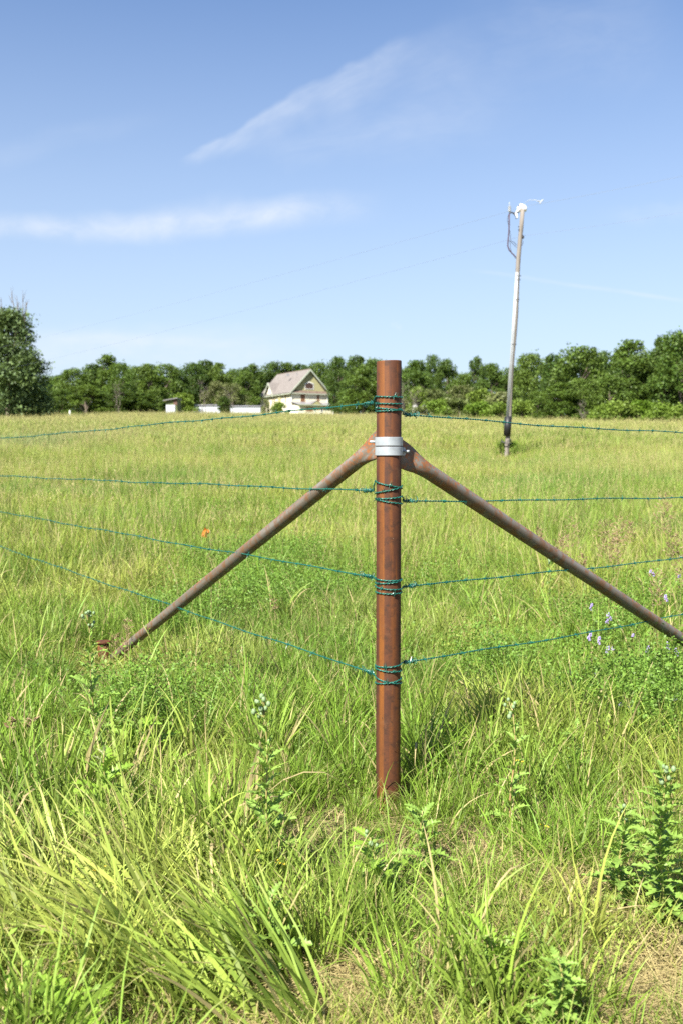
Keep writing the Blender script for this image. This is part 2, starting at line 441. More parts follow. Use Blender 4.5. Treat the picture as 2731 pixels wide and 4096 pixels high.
# ground
m = bpy.data.materials.new('meadow_soil'); m.use_nodes = True; t = m.node_tree; p = t.nodes['Principled BSDF']
co = t.nodes.new('ShaderNodeTexCoord'); P3 = co.outputs['Object']
a1 = noise(t, P3, 9, 5, .65); a2 = noise(t, P3, 60, 4, .7); a3 = noise(t, P3, .9, 4, .6)
s = t.nodes.new('ShaderNodeSeparateXYZ'); t.links.new(P3, s.inputs[0]); yy = NX(t, s.outputs[1])
c = mixc(t, a2.step(.35, .65), (0.085, 0.060, 0.038), (0.30, 0.225, 0.135))
c = mixc(t, a1.step(.45, .62) * .55, c, (0.085, 0.10, 0.032))
far = mixc(t, a3.step(.35, .65), (0.16, 0.165, 0.055), (0.22, 0.20, 0.085))
c = mixc(t, yy.step(12, 45), c, far)
t.links.new(c, p.inputs['Base Color']); p.inputs['Roughness'].default_value = .95; p.inputs['Specular IOR Level'].default_value = .1
b = t.nodes.new('ShaderNodeBump'); b.inputs['Strength'].default_value = .8; b.inputs['Distance'].default_value = .02; t.links.new(a2.s, b.inputs['Height']); t.links.new(b.outputs[0], p.inputs['Normal'])
M['soil'] = m

# ------------------------------------------------------------------ terrain
ys = np.concatenate([np.linspace(-60, 0, 13)[:-1], np.linspace(0, 12, 97)[:-1], np.geomspace(12, 330, 90)[:-1], np.geomspace(330, 3000, 12)])
u = np.linspace(-1, 1, 121); xs1 = np.sign(u) * (np.abs(u) * 6 + np.abs(u) ** 5 * 1800)
GX, GY = np.meshgrid(xs1, ys); GZ = height(GX, GY)
V = np.stack([GX.ravel(), GY.ravel(), GZ.ravel()], 1); nx = len(xs1)
ii, jj = np.meshgrid(np.arange(len(ys) - 1), np.arange(nx - 1), indexing='ij'); a = (ii * nx + jj).ravel()
ground = mesh_obj('ground', V, np.stack([a, a + 1, a + nx + 1, a + nx], 1), M['soil'], smooth=True)
tag(ground, None, None, kind='structure')

# ------------------------------------------------------------------ the rusty corner post
R = 0.0448
PX, PYY = at(1554, 1800, 3.6).x, 3.6
top_z = at(1554, 1440, 3.6 - R).z
post = empty('fence_post', (PX, PYY, 0), 'rusty brown steel pipe corner post standing in the grass', 'fence post')
mb = MB(); k = 48
prof = [(R, -.5), (R, 0.5), (R, 1.0), (R, top_z - .003), (R - .001, top_z), (R - .0045, top_z), (R - .0052, top_z - .003), (R - .0052, .9)]
V = []; Fc = []
for i, (r, z) in enumerate(prof):
    for j in range(k):
        a = 2 * math.pi * j / k; V.append((r * math.cos(a), r * math.sin(a), z + (.0018 * math.cos(a) if z > 1 else 0)))
for i in range(len(prof) - 1):
    for j in range(k):
        a_ = i * k + j; b_ = i * k + (j + 1) % k; Fc.append((a_, b_, b_ + k, a_ + k))
mesh_obj('pipe', V, Fc, M['rust'], post, True)
UL = Vector((-.51, .86, 0)).normalized(); UR = Vector((.74, .67, 0)).normalized()


def clamp(px_y0, px_y1, side, label):
    z1 = at(1554, px_y0, 3.6 - R).z; z0 = at(1554, px_y1, 3.6 - R).z; zc = (z0 + z1) / 2
    o = empty('brace_clamp', (PX, PYY, zc), label, 'clamp', 'galvanised clamps round the rusty post')
    h = (z1 - z0) / 2; mb = MB(); k = 48; V = []; Fc = []
    pr = [(R + .0006, -h), (R + .0045, -h), (R + .0052, -h + .001), (R + .0052, h - .001), (R + .0045, h), (R + .0006, h)]
    for r, z in pr:
        for j in range(k):
            a = 2 * math.pi * j / k; V.append((r * math.cos(a), r * math.sin(a), z))
    n = len(pr)
    for i in range(n):
        for j in range(k):
            a_ = i * k + j; b_ = i * k + (j + 1) % k; c_ = ((i + 1) % n) * k + (j + 1) % k; d_ = ((i + 1) % n) * k + j; Fc.append((a_, b_, c_, d_))
    mesh_obj('band', V, Fc, M['galv'], o, False)
    # lug ears: two plates either side of the brace's flat end, bolt through both
    d = UL if side < 0 else UR
    nrm = Vector((0, 0, 1)).cross(d).normalized()
    if nrm.y > 0: nrm = -nrm                        # towards the camera
    for off in (.0075, -.0105):
        mb = MB(); a0 = d * (R + .001) + nrm * off
        mb.prism([a0 + Vector((0, 0, -h * .95)), a0 + d * .026 + Vector((0, 0, -h * .95)), a0 + d * .030 + Vector((0, 0, -h * .6)), a0 + d * .030 + Vector((0, 0, h * .6)),
                  a0 + d * .026 + Vector((0, 0, h * .95)), a0 + Vector((0, 0, h * .95))], nrm * .003)
        mb.build('lug', M['galv'], o)
    bc = d * (R + .016); bdir = (nrm + d * (.55 if side < 0 else -.0)).normalized()
    mb = MB(); mb.tube([bc - nrm * .022, bc + nrm * .042], .0048, 10); mb.build('bolt', M['galv'], o, True)
    mb = MB(); mb.tube([bc + nrm * .0108, bc + nrm * .019], .0092, 6); mb.build('nut', M['galv'], o)
    mb = MB(); mb.tube([bc - nrm * .0115, bc - nrm * .018], .010, 6); mb.build('bolt_head', M['galv'], o)
    return o, zc


cl1, zc1 = clamp(1748, 1783, -1, 'upper galvanised band clamp round the rusty post, bolt on its left')
cl2, zc2 = clamp(1787, 1822, 1, 'lower galvanised band clamp round the rusty post, bolt on its right')


def brace(d, ztop, end, label, tipcut):
    """round pipe whose upper end is flattened between the clamp's lugs; local x runs down the pipe"""
    nrm = Vector((0, 0, 1)).cross(d).normalized()
    if nrm.y > 0: nrm = -nrm
    A0 = Vector((PX, PYY, ztop)) + d * (R + .004)
    L = (end - A0).length; ax = (end - A0).normalized()
    o = empty('pipe_brace', A0, label, 'brace', 'pipe braces leaning on the post')
    yv = nrm; zv = yv.cross(ax) * -1
    if zv.z < 0: zv = -zv
    rot = Matrix((ax, zv.cross(ax), zv)).transposed()
    o.rotation_euler = rot.to_euler()
    yl = rot.transposed() @ nrm
    sgn = 1 if yl.y > 0 else -1
    prof = [(-.004, .0045, .051), (.012, .0045, .051), (.035, .0045, .050), (.052, .007, .048), (.075, .013, .044), (.10, .020, .038), (.135, .027, .0325), (.17, .0288, .0290), (.24, .0288, .0288)]
    x = .5
    while x < L: prof.append((x, .0288, .0288)); x += .35
    prof.append((L, .0288, .0288))
    k = 28; V = []; Fc = []
    for i, (xx, ry, rz) in enumerate(prof):
        for j in range(k):
            a = 2 * math.pi * j / k; ca, sa = math.cos(a), math.sin(a)
            if ry < .02:
                e = .45; ca = math.copysign(abs(ca) ** e, ca) if ry < .01 else math.copysign(abs(ca) ** .7, ca)
            zz = rz * sa
            sh = 0
            if i <= 1: sh = tipcut * (zz / .047) * .030      # cut square to the post, not to the pipe
            dent = -.004 * math.exp(-((xx - .09) / .03) ** 2) * (1 if sa > -.3 else 0)
            V.append((xx + sh, ry * ca * 1.0 + 0 * dent, zz))
    for i in range(len(prof) - 1):
        for j in range(k):
            a_ = i * k + j; b_ = i * k + (j + 1) % k; Fc.append((a_, b_, b_ + k, a_ + k))
    Fc.append(tuple(range(k))[::-1]); Fc.append(tuple(range((len(prof) - 1) * k, len(prof) * k)))
    mesh_obj('pipe', V, Fc, M['brace'], o, True)
    return o


endL = at(480, 2598, 6.20) + Vector((0, 0, -.02))
brL = brace(UL, zc1 + .002, endL + (endL - Vector((PX, PYY, zc1))).normalized() * .12, 'grey and rust pipe brace sloping down to the left of the post', -.8)
nR = Vector((PX, PYY, 0)) + UR * 2.15
endR = at(2731, 2560, nR.y)
dirR = (endR - Vector((PX + UR.x * R, PYY + UR.y * R, zc2))).normalized()
brR = brace(UR, zc2 - .002, endR + dirR * .95, 'grey and rust pipe brace sloping down to the right of the post', -.8)
# foot pipe that holds the left brace
fp = at(415, 2600, 6.30)
foot = empty('anchor_pipe', (fp.x, fp.y, gz(fp.x, fp.y)), 'short rusty capped pipe in the grass at the foot of the left brace', 'pipe stub')
zt = at(415, 2566, 6.30).z - gz(fp.x, fp.y)
mb = MB(); mb.tube([(0, 0, -.3), (0, 0, zt - .008)], .036, 24); mb.build('pipe', M['rust'], foot, True)
mb = MB(); mb.tube([(0, 0, zt - .008), (0, 0, zt + .001), (0, 0, zt + .004)], [.047, .047, .043], 24); mb.build('cap', M['rust'], foot, False)


# ------------------------------------------------------------------ barbed wires
def resample(pts, step):
    pts = np.array([tuple(p) for p in pts]); d = np.r_[0, np.cumsum(np.linalg.norm(np.diff(pts, axis=0), axis=1))]
    n = max(2, int(d[-1] / step) + 1); s = np.linspace(0, d[-1], n)
    return np.stack([np.interp(s, d, pts[:, i]) for i in range(3)], 1), s


def twisted(path, pitch, off, r, phase, per=7, k=4):
    P, s = resample(path, pitch / per)
    T = np.gradient(P, axis=0); T /= np.linalg.norm(T, axis=1)[:, None]
    up = np.array([0, 0, 1.0]); U = np.cross(T, up); U /= np.linalg.norm(U, axis=1)[:, None]; Wv = np.cross(U, T)
    a = 2 * np.pi * s / pitch + phase
    Cc = P + off * (U * np.cos(a)[:, None] + Wv * np.sin(a)[:, None])
    n = len(P); ang = np.arange(k) * 2 * np.pi / k
    V = Cc[:, None, :] + r * (U[:, None, :] * np.cos(ang)[None, :, None] + Wv[:, None, :] * np.sin(ang)[None, :, None])
    i = np.arange(n - 1)[:, None] * k + np.arange(k)[None, :]; j = np.arange(n - 1)[:, None] * k + (np.arange(k)[None, :] + 1) % k
    Fc = np.stack([i.ravel(), j.ravel(), (j + k).ravel(), (i + k).ravel()], 1)
    return V.reshape(-1, 3), Fc


def barb_mesh(seed):
    rr = random.Random(seed); mb = MB()
    for q in range(2):
        x0 = -.003 + .006 * q; a0 = rr.uniform(0, 6.28)
        pts = [(x0 + .0012 * i / 6, .0036 * math.cos(a0 + 6.6 * i / 6), .0036 * math.sin(a0 + 6.6 * i / 6)) for i in range(7)]
        e0 = Vector(pts[0]) + Vector((rr.uniform(-.006, .006), -math.sin(a0), math.cos(a0))).normalized() * -.015
        e1 = Vector(pts[-1]) + Vector((rr.uniform(-.3, .3), -math.sin(a0 + 6.6), math.cos(a0 + 6.6))).normalized() * .015
        mb.tube([e0] + pts + [e1], [.0004] + [.0012] * 7 + [.0004], 3, False)
    return mb


BARBS = []
for q in range(5):
    b_ = barb_mesh(q).build('barb', M['wire'], 'unlinked'); BARBS.append(b_.data); bpy.data.objects.remove(b_)


def knot(parent, start, d, seed):
    """the wire's tail wound back on itself beside the post"""
    rr = random.Random(seed); mb = MB(); zv = Vector((0, 0, 1)); w = d.cross(zv).normalized()
    for q in range(2):
        L = rr.uniform(.05, .075); turns = rr.uniform(4.5, 6.5); pts = []; a0 = rr.uniform(0, 6.28); x0 = rr.uniform(.006, .02)
        n = 46
        for i in range(n):
            f = i / (n - 1); r = .0050 + .0035 * math.sin(f * 9 + a0) * (0.6 + .4 * math.sin(f * 23))
            if f > .93: r += (f - .93) * .16
            a = a0 + turns * 6.283 * f
            pts.append(start + d * (x0 + L * (f + .04 * math.sin(f * 21 + q))) + (w * math.cos(a) + zv * math.sin(a)) * r)
        mb.tube(pts, .00135, 5)
    mb.build('knot', M['wire'], parent, True)
    for q in range(rr.choice((2, 3))):
        o = bpy.data.objects.new('barb', BARBS[q]); COL.objects.link(o); o.parent = parent
        o.location = start + d * (.012 + .025 * q) + Vector((0, 0, .002)); o.rotation_euler = (rr.uniform(0, 6), rr.uniform(-.5, .5), rr.uniform(0, 1)); o.scale = (1.2,) * 3


def wire(side, y_knot, loops, y_edge, label, seed):
    """side -1 left, +1 right. loops: (front-left y, front-right y) pixel heights of each turn on the post's face"""
    rr = random.Random(seed)
    d = UL if side < 0 else UR
    o = empty('barbed_wire', (0, 0, 0), label, 'barbed wire', 'green barbed wires tied to the rusty post')
    zk = at(1554, y_knot, 3.6).z
    if side < 0:
        far = at(0, y_edge, 9.15)
    else:
        far = at(2731, y_edge, 5.03)
    RW = R + .0034
    back = Vector((PX, PYY, 0)) - Vector((0, 0, 0))
    path = []
    # wraps: start at the side where the wire leaves, go round the front
    s0 = math.atan2(d.y, d.x) + (-.75 if side > 0 else .75) * 0
    zf = lambda y: at(1554, y, 3.6 - R).z
    cur = zk
    ang0 = math.pi if side < 0 else 0.0
    # front half turns: left->right angles pi..2pi ; back half: 0..pi
    n = 20
    for q, (yl, yr) in enumerate(loops):
        zl, zr = zf(yl), zf(yr)
        if side < 0:
            for i in range(n + 1):
                f = i / n; a = math.pi + math.pi * f
                path.append((PX + RW * math.cos(a), PYY + RW * math.sin(a), zl + (zr - zl) * f - .0025 * math.sin(math.pi * f)))
            if q < len(loops) - 1:
                zn = zf(loops[q + 1][0])
                for i in range(1, n):
                    f = i / n; a = math.pi * f
                    path.append((PX + RW * math.cos(a), PYY + RW * math.sin(a), zr + (zn - zr) * f))
        else:
            for i in range(n + 1):
                f = i / n; a = 2 * math.pi - math.pi * f
                path.append((PX + RW * math.cos(a), PYY + RW * math.sin(a), zr + (zl - zr) * f - .0025 * math.sin(math.pi * f)))
            if q < len(loops) - 1:
                zn = zf(loops[q + 1][1])
                for i in range(1, n):
                    f = i / n; a = math.pi - math.pi * f
                    path.append((PX + RW * math.cos(a), PYY + RW * math.sin(a), zl + (zn - zl) * f))
    path = path[::-1]
    # close the last wrap to the knot: from the side quarter to the wire's start
    p_last = Vector(path[-1])
    if side < 0:
        st = Vector((PX - RW - .004, PYY + .022, zk))
    else:
        st = Vector((PX + RW + .004, PYY + .022, zk))
    path.append(tuple((p_last + st) / 2 + Vector((side * .004, 0, 0)))); path.append(tuple(st))
    dd = (far - st).normalized()
    total = (far - st).length * 1.55
    nseg = 40; nwrap = len(path)
    sag = lambda s: -.012 * math.sin(math.pi * min(s / total, 1)) + .003 * math.sin(s * 3.1 + seed) * min(s, 1) + .0018 * math.sin(s * 9 + seed * 2) * min(s * 3, 1)
    run = []
    for i in range(1, nseg * 3 + 1):
        s = total * i / (nseg * 3); run.append(st + dd * s + Vector((0, 0, sag(s))))
    path += [tuple(p) for p in run]
    for ph in (0, math.pi):
        V, Fc = twisted(path, .030, .0016, .00168, ph)
        mesh_obj('strand', V, Fc, M['wire'], o, True)
    knot(o, st, dd, seed)
    # barbs
    s = .115 + rr.uniform(0, .03); rotm = dd.to_track_quat('X', 'Z')
    while s < total * .98:
        b = bpy.data.objects.new('barb', rr.choice(BARBS)); COL.objects.link(b); b.parent = o
        b.location = st + dd * s + Vector((0, 0, sag(s)))
        q = rotm.copy(); q.rotate(rotm); b.rotation_euler = (rotm @ Euler((rr.uniform(0, 6.28), 0, 0)).to_quaternion()).to_euler()
        b.scale = (rr.uniform(.85, 1.2),) * 3
        s += .112 + rr.uniform(-.008, .012)
    # barbs that sit on the wraps
    for q, (yl, yr) in enumerate(loops):
        if rr.random() < .75:
            f = rr.uniform(.1, .9); a = math.pi + math.pi * f
            b = bpy.data.objects.new('barb', rr.choice(BARBS)); COL.objects.link(b); b.parent = o
            b.location = (PX + (RW + .002) * math.cos(a), PYY + (RW + .002) * math.sin(a), zf(yl) + (zf(yr) - zf(yl)) * f)
            b.rotation_euler = (rr.uniform(-.4, .4), rr.uniform(-.3, .3), a + math.pi / 2)
            b.rotation_euler.rotate_axis('X', rr.uniform(0, 6))
    return o


wire(-1, 1611, [(1583, 1586), (1611, 1613)], 1750, 'topmost green barbed wire running left from the post', 1)
wire(1, 1656, [(1627, 1640), (1644, 1636)], 1724, 'topmost green barbed wire running right from the post', 2)
wire(-1, 1964, [(1924, 1955), (1976, 1942)], 1898, 'second green barbed wire from the top, running left', 3)
wire(1, 2005, [(1997, 1985), (1994, 2018)], 1980, 'second green barbed wire from the top, running right', 4)
wire(-1, 2312, [(2318, 2322), (2338, 2322)], 2041, 'third green barbed wire from the top, running left', 5)
wire(1, 2350, [(2350, 2360), (2372, 2374)], 2219, 'third green barbed wire from the top, running right', 6)
wire(-1, 2700, [(2712, 2742), (2742, 2716)], 2181, 'lowest green barbed wire, running left', 7)
wire(1, 2656, [(2671, 2660), (2678, 2690)], 2451, 'lowest green barbed wire, running right', 8)

# ------------------------------------------------------------------ utility pole and lines
PD = 36.5
PD = ground_hit(2022, 1832).y; pb = at(2022, 1832, PD); pt = at(2086, 838, PD - .2)
pz = gz(pb.x, pb.y)
base = Vector((pb.x, pb.y, pz)); pole = empty('utility_pole', base, 'leaning grey wooden utility pole with conduit and black sleeve in the field', 'utility pole')
tl = pt - base; S = PD / F


def on_pole(px, py, dy=0.0): return at(px, py, PD + dy) - base


mb = MB(); n = 14
mb.tube([Vector((0, 0, -.5)) - tl * .03] + [tl * (i / n) + Vector((.02 * math.sin(i), 0, 0)) for i in range(n + 1)], [.088] + [.086 - .014 * i / n for i in range(n + 1)], 14)
mb.build('shaft', M['wood'], pole, True)
f1_ = .168
for q, off in enumerate((-.062, -.012)):
    mb = MB(); y0 = .30; y1 = .748
    o0 = Vector((off - .018, -.088, 0)); o1 = Vector((off - .006, -.078, 0))
    mb.tube([tl * (f1_ - .012) + o0, tl * .5 + (o0 + o1) / 2, tl * y1 + o1], (.030 if q == 0 else .024), 10)
    mb.build('conduit', M['conduit'], pole, True)
mb = MB(); f0 = .088; f1 = .168
mb.tube([tl * f0 + Vector((-.02, -.02, 0)), tl * f1 + Vector((-.02, -.02, 0))], [.130, .127], 20); mb.build('sleeve', M['black'], pole, True)
for f in (.735, .64, .46, .72):
    mb = MB(); r = .112 - .02 * f
    mb.tube([tl * f + Vector((r * math.cos(a), r * math.sin(a) - .03, 0)) for a in np.linspace(0, 6.283, 17)], .008, 5, False); mb.build('strap', M['darkmetal'], pole)
# rope coil low on the pole
mb = MB(); cz = on_pole(2022, 1775)
for q in range(3):
    mb.tube([cz + Vector(((.17 + .05 * math.sin(3 * a + q)) * math.cos(a) - .02, .17 * math.sin(a) - .03, .06 * math.sin(2 * a + q) + .05 * q)) for a in np.linspace(0, 6.283, 21)], .012, 5, False)
mb.build('wire_coil', M['darkmetal'], pole, True)
# top hardware (crop scale 6.533, offset 1990,780)
hp = lambda x, y, dy=-.15: on_pole(1990 + x / 6.533, 780 + y / 6.533, dy)
mb = MB(); mb.tube([hp(550, 440), hp(555, 340), hp(600, 305), hp(650, 320), hp(705, 380), hp(712, 430)], [.06, .09, .11, .11, .09, .04], 10); mb.build('white_cover', M['white'], pole, True)
for x, y in ((553, 300), (672, 278)):
    mb = MB(); mb.tube([hp(x, y + 38), hp(x, y + 12), hp(x, y), hp(x, y - 25)], [.05, .06, .045, .03], 10); mb.sphere(hp(x, y, -.2), .045, 8, 5)
    mb.build('insulator', M['black'], pole, True)
mb = MB(); mb.tube([hp(540, 415), hp(470, 435)], [.05, .03], 8); mb.tube([hp(462, 450), hp(492, 590), hp(520, 600)], [.03, .035, .02], 8); mb.build('white_cutout', M['white'], pole, True)
mb = MB(); mb.tube([hp(290, 480), hp(345, 455), hp(420, 478), hp(465, 450), hp(540, 450)], .028, 6); mb.tube([hp(400, 478), hp(470, 560), hp(470, 625)], .02, 6); mb.build('bracket', M['darkmetal'], pole)
mb = MB()
P0, P1 = hp(295, 440), hp(298, 290)
for i in range(6):
    a_ = P0.lerp(P1, i / 6); b_ = P0.lerp(P1, (i + .5) / 6); c_ = P0.lerp(P1, (i + 1) / 6)
    mb.tube([a_, b_, c_], [.035, .058, .035], 10)
mb.tube([P1, hp(293, 190)], .012, 6); mb.build('arrester', M['conduit'], pole, True)
mb = MB(); mb.tube([hp(288, 490), hp(290, 700), hp(283, 950), hp(262, 1180), hp(250, 1330), hp(290, 1440), hp(370, 1530), hp(430, 1590), hp(468, 1655)], .021, 8); mb.build('riser_cable', M['cable'], pole, True)
for pl in ([(278, 500), (242, 650), (275, 800), (325, 1080), (315, 1250), (322, 1400), (345, 1500)], [(262, 1195), (330, 1210), (400, 1290), (478, 1375)], [(640, 1200), (650, 1260), (620, 1320)], [(345, 1200), (420, 1240), (490, 1320)]):
    mb = MB(); mb.tube([hp(*q) for q in pl], .009, 5); mb.build('ground_wire', M['darkmetal'], pole)
mb = MB(); mb.tube([hp(525, 830, -.2), hp(560, 835, -.2), hp(620, 900, -.2)], .02, 5); mb.tube([hp(545, 890, -.2), hp(570, 1010, -.2), hp(550, 1030, -.2), hp(600, 1090, -.2)], .03, 5); mb.sphere(hp(632, 1100, -.15), .07, 8, 5); mb.build('neutral_bracket', M['darkmetal'], pole)


def power_line(pts, label, sagk):
    o = empty('power_line', (0, 0, 0), label, 'power line', 'power lines carried by the wooden pole')
    mb = MB(); path = []
    for (a, b) in zip(pts[:-1], pts[1:]):
        for i in range(25):
            f = i / 24; p = a.lerp(b, f); L = (b - a).length; p = p - Vector((0, 0, sagk * L * 4 * f * (1 - f))); path.append(p)
    mb.tube(path, [.0038] * len(path), 5, False); mb.build('conductor', M['line'], o)
    return o


w1a, w1b = at(-900, 1475, 260), at(3500, 520, 30)
power_line([w1a, at(2060, 838, PD - .1), at(2090, 826, PD - .1), w1b], 'upper thin power line crossing the sky through the pole top', .012)
pl2 = power_line([at(-900, 1560, 260), at(2080, 946, PD), at(2092, 943, PD), at(3500, 700, 30)], 'lower thin power line crossing the sky below the pole top', .012)
mb = MB()
p0 = at(2172, 808, PD - .6)
mb.tube([at(2098, 812, PD - .2), at(2115, 800, PD - .3), at(2140, 800, PD - .4), at(2150, 806, PD - .5)], .008, 5)
mb.tube([at(2149, 803, PD - .6), at(2160, 808, PD - .6), at(2158, 815, PD - .6)], .022, 6); mb.tube([at(2158, 812, PD - .6), at(2165, 803, PD - .6), at(2171, 800, PD - .6)], .022, 6)
hc = mb.build('line_clamp', M['conduit']); tag(hc, 'small pale clamp hanging on the upper power line right of the pole top', 'line clamp')

# ------------------------------------------------------------------ the boarded-up farmhouse
HD = 235.0
hc0 = at(1170, 1655, HD); hb = gz(hc0.x, HD)
house = empty('farmhouse', (hc0.x, HD, hb - .1), 'abandoned cream two-storey farmhouse with steep grey shingle roof and boarded windows', 'house', rz=math.radians(30))
house.scale = (1.06, 1.06, 1.0); house.location.x -= .25
K = HD / F
EV = (1655 - 1564) * K + .1      # eaves
Wd, Ld = 9.2, 15.6; AP = EV + (1564 - 1473) * K + .25
# local x along the gable wall, y along the long side
mb = MB(); mb.box((0, 0, -.6), (Wd, Ld, EV)); mb.build('wall', M['ywall'], house)
OH = .55
pk = Wd / 2


def slab(mb, a, b, c, d, th=.14):
    a, b, c, d = map(Vector, (a, b, c, d)); n = (b - a).cross(d - a).normalized() * th
    mb.prism([a, b, c, d], -n if n.z < 0 else n)


# gable triangle walls
for y in (0.02, Ld - .14):
    mb = MB(); mb.prism([(0.05, y, EV), (Wd - .05, y, EV), (pk, y, AP - .3)], (0, .12, 0)); mb.build('gable_wall', M['gablew'], house)
sl = (AP - EV) / (pk)
ez = EV - OH * .35
mb = MB()
for sgn in (-1, 1):
    x_e = -OH if sgn < 0 else Wd + OH
    knee = pk + sgn * (pk - .35)
    slab(mb, (pk, -OH, AP), (knee, -OH, EV + sl * .35 + .12), (knee, Ld + OH, EV + sl * .35 + .12), (pk, Ld + OH, AP))
    slab(mb, (knee, -OH, EV + sl * .35 + .12), (x_e, -OH, ez + .1), (x_e, Ld + OH, ez + .1), (knee, Ld + OH, EV + sl * .35 + .12))
rf = mb.build('roof', M['roof'], house)
mb = MB(); mb.box((1.6, 5.2, AP - 1.15), (2.2, 5.7, AP - .70)); mb.build('roof_vent', M['tin'], rf)
mb = MB(); mb.tube([(3.5, 4.0, AP - 1.2), (3.5, 4.0, AP - .45)], .09, 8); mb.build('vent_pipe', M['tin'], rf)
mb = MB(); mb.box((pk - .12, -OH, AP + .05), (pk + .12, Ld + OH, AP + .2)); mb.build('ridge', M['roofedge'], rf)
for sgn in (-1, 1):       # rake boards on the front gable
    mb = MB(); x_e = -OH if sgn < 0 else Wd + OH
    mb.prism([(pk, -OH - .06, AP + .1), (pk, -OH - .06, AP - .32), (pk + sgn * (pk + OH), -OH - .06, ez - .1), (pk + sgn * (pk + OH), -OH - .06, ez + .25)], (0, .07, 0)); mb.build('rake_board', M['trim'], house)
    mb = MB(); mb.box((x_e - .06, -OH, ez - .12), (x_e + .06, Ld + OH, ez + .06)); mb.build('eave_board', M['trim'], house)
mb = MB(); slab(mb, (0, .0, EV + .55), (Wd, .0, EV + .55), (Wd + OH, -.42, EV - .05), (-OH, -.42, EV - .05), .1); mb.build('pent_roof', M['roofedge'], house)
mb = MB(); mb.box((-OH, -.50, EV - .22), (Wd + OH, -.43, EV - .02)); mb.build('eave_board', M['trim'], house)
mb = MB(); mb.box((-.06, -.08, -.5), (.14, .0, EV - .1)); mb.box((Wd - .14, -.08, -.5), (Wd + .06, 0, EV - .1)); mb.build('corner_board', M['wtrim'], house)
# cross gable on the long side
dy0, dy1 = 8.6, 12.6; dyc = (dy0 + dy1) / 2; dpk = EV + 3.0
mb = MB(); mb.prism([(-.1, dy0, EV), (-.1, dy1, EV), (-.1, dyc, dpk - .2)], (.15, 0, 0)); dw = mb.build('dormer_wall', M['ywall'], house)
mb = MB(); xr = (dpk - EV) / sl
slab(mb, (-OH, dyc, dpk), (xr, dyc, dpk), (-.1, dy0 - .5, EV - .1), (-OH, dy0 - .5, EV - .25), .12)
slab(mb, (-OH, dyc, dpk), (xr, dyc, dpk), (-.1, dy1 + .5, EV - .1), (-OH, dy1 + .5, EV - .25), .12)
mb.build('dormer_roof', M['roof'], house)
for sg, ye in ((1, dy0 - .5), (-1, dy1 + .5)):
    mb = MB(); mb.prism([(-OH - .08, dyc, dpk + .12), (-OH - .08, dyc, dpk - .30), (-OH - .08, ye, EV - .55), (-OH - .08, ye, EV - .15)], (.07, 0, 0)); mb.build('rake_board', M['trim'], house)
mb = MB(); mb.box((-.16, dyc - .45, EV + .25), (-.10, dyc + .45, EV + 1.55)); mb.build('board', M['wtrim'], house)


def win(face, a0, a1, z0, z1, m, trim='wtrim', y=0.0, x=0.0, parent=None, inset=True):
    parent = parent or house
    mb = MB(); w = .10
    if face == 'g':
        for (p, q) in (((a0 - w, y - .06, z0 - w), (a0, y, z1 + w)), ((a1, y - .06, z0 - w), (a1 + w, y, z1 + w)), ((a0, y - .06, z0 - w), (a1, y, z0)), ((a0, y - .06, z1), (a1, y, z1 + w))): mb.box(p, q)
        f = mb.build('window', M[trim], parent); mb = MB(); mb.box((a0, y - .03, z0), (a1, y - .004, z1)); mb.build('board', M[m], f)
    else:
        for (p, q) in (((x - .06, a0 - w, z0 - w), (x, a0, z1 + w)), ((x - .06, a1, z0 - w), (x, a1 + w, z1 + w)), ((x - .06, a0, z0 - w), (x, a1, z0)), ((x - .06, a0, z1), (x, a1, z1 + w))): mb.box(p, q)
        f = mb.build('window', M[trim], parent); mb = MB(); mb.box((x - .03, a0, z0), (x - .004, a1, z1)); mb.build('board', M[m], f)
    return f


kx = .0188 / math.cos(math.radians(30)); kz = .0188
gx = lambda c: (c - 690) * kx
zz = lambda c: (1655 - 1400) * 3.136 * kz - c * kz + .1
win('g', gx(797), gx(850), zz(626), zz(524), 'board', 'ywall')
win('g', gx(988), gx(1018), zz(628), zz(532), 'board', 'ywall')
f = win('g', gx(853), gx(947), zz(455), zz(392), 'dboard', 'wtrim')
mb = MB(); mb.prism([(gx(843), -.07, zz(388)), (gx(957), -.07, zz(388)), (gx(918), -.07, zz(376)), (gx(900), -.07, zz(360)), (gx(882), -.07, zz(376))], (0, .06, 0)); mb.build('pediment', M['wtrim'], f)
mb = MB(); mb.prism([(gx(872), -.085, zz(391)), (gx(928), -.085, zz(391)), (gx(900), -.085, zz(374))], (0, .01, 0)); mb.build('board', M['dboard'], f)
ky = .0188 / math.sin(math.radians(30))
ly = lambda c: (690 - c) * ky
win('l', ly(626), ly(613), zz(632), zz(532), 'board', 'ywall')
win('l', ly(450), ly(436), zz(650), zz(556), 'board', 'ywall')
win('l', ly(476), ly(462), zz(650), zz(554), 'board', 'ywall')
win('l', ly(366), ly(358), zz(640), zz(576), 'board', 'ywall')
mb = MB(); mb.box((-.25, ly(556), -.5), (0, ly(530), EV - .2)); mb.build('bay_corner_board', M['gablew'], house)  # plain upright board standing in for the pale bay corner
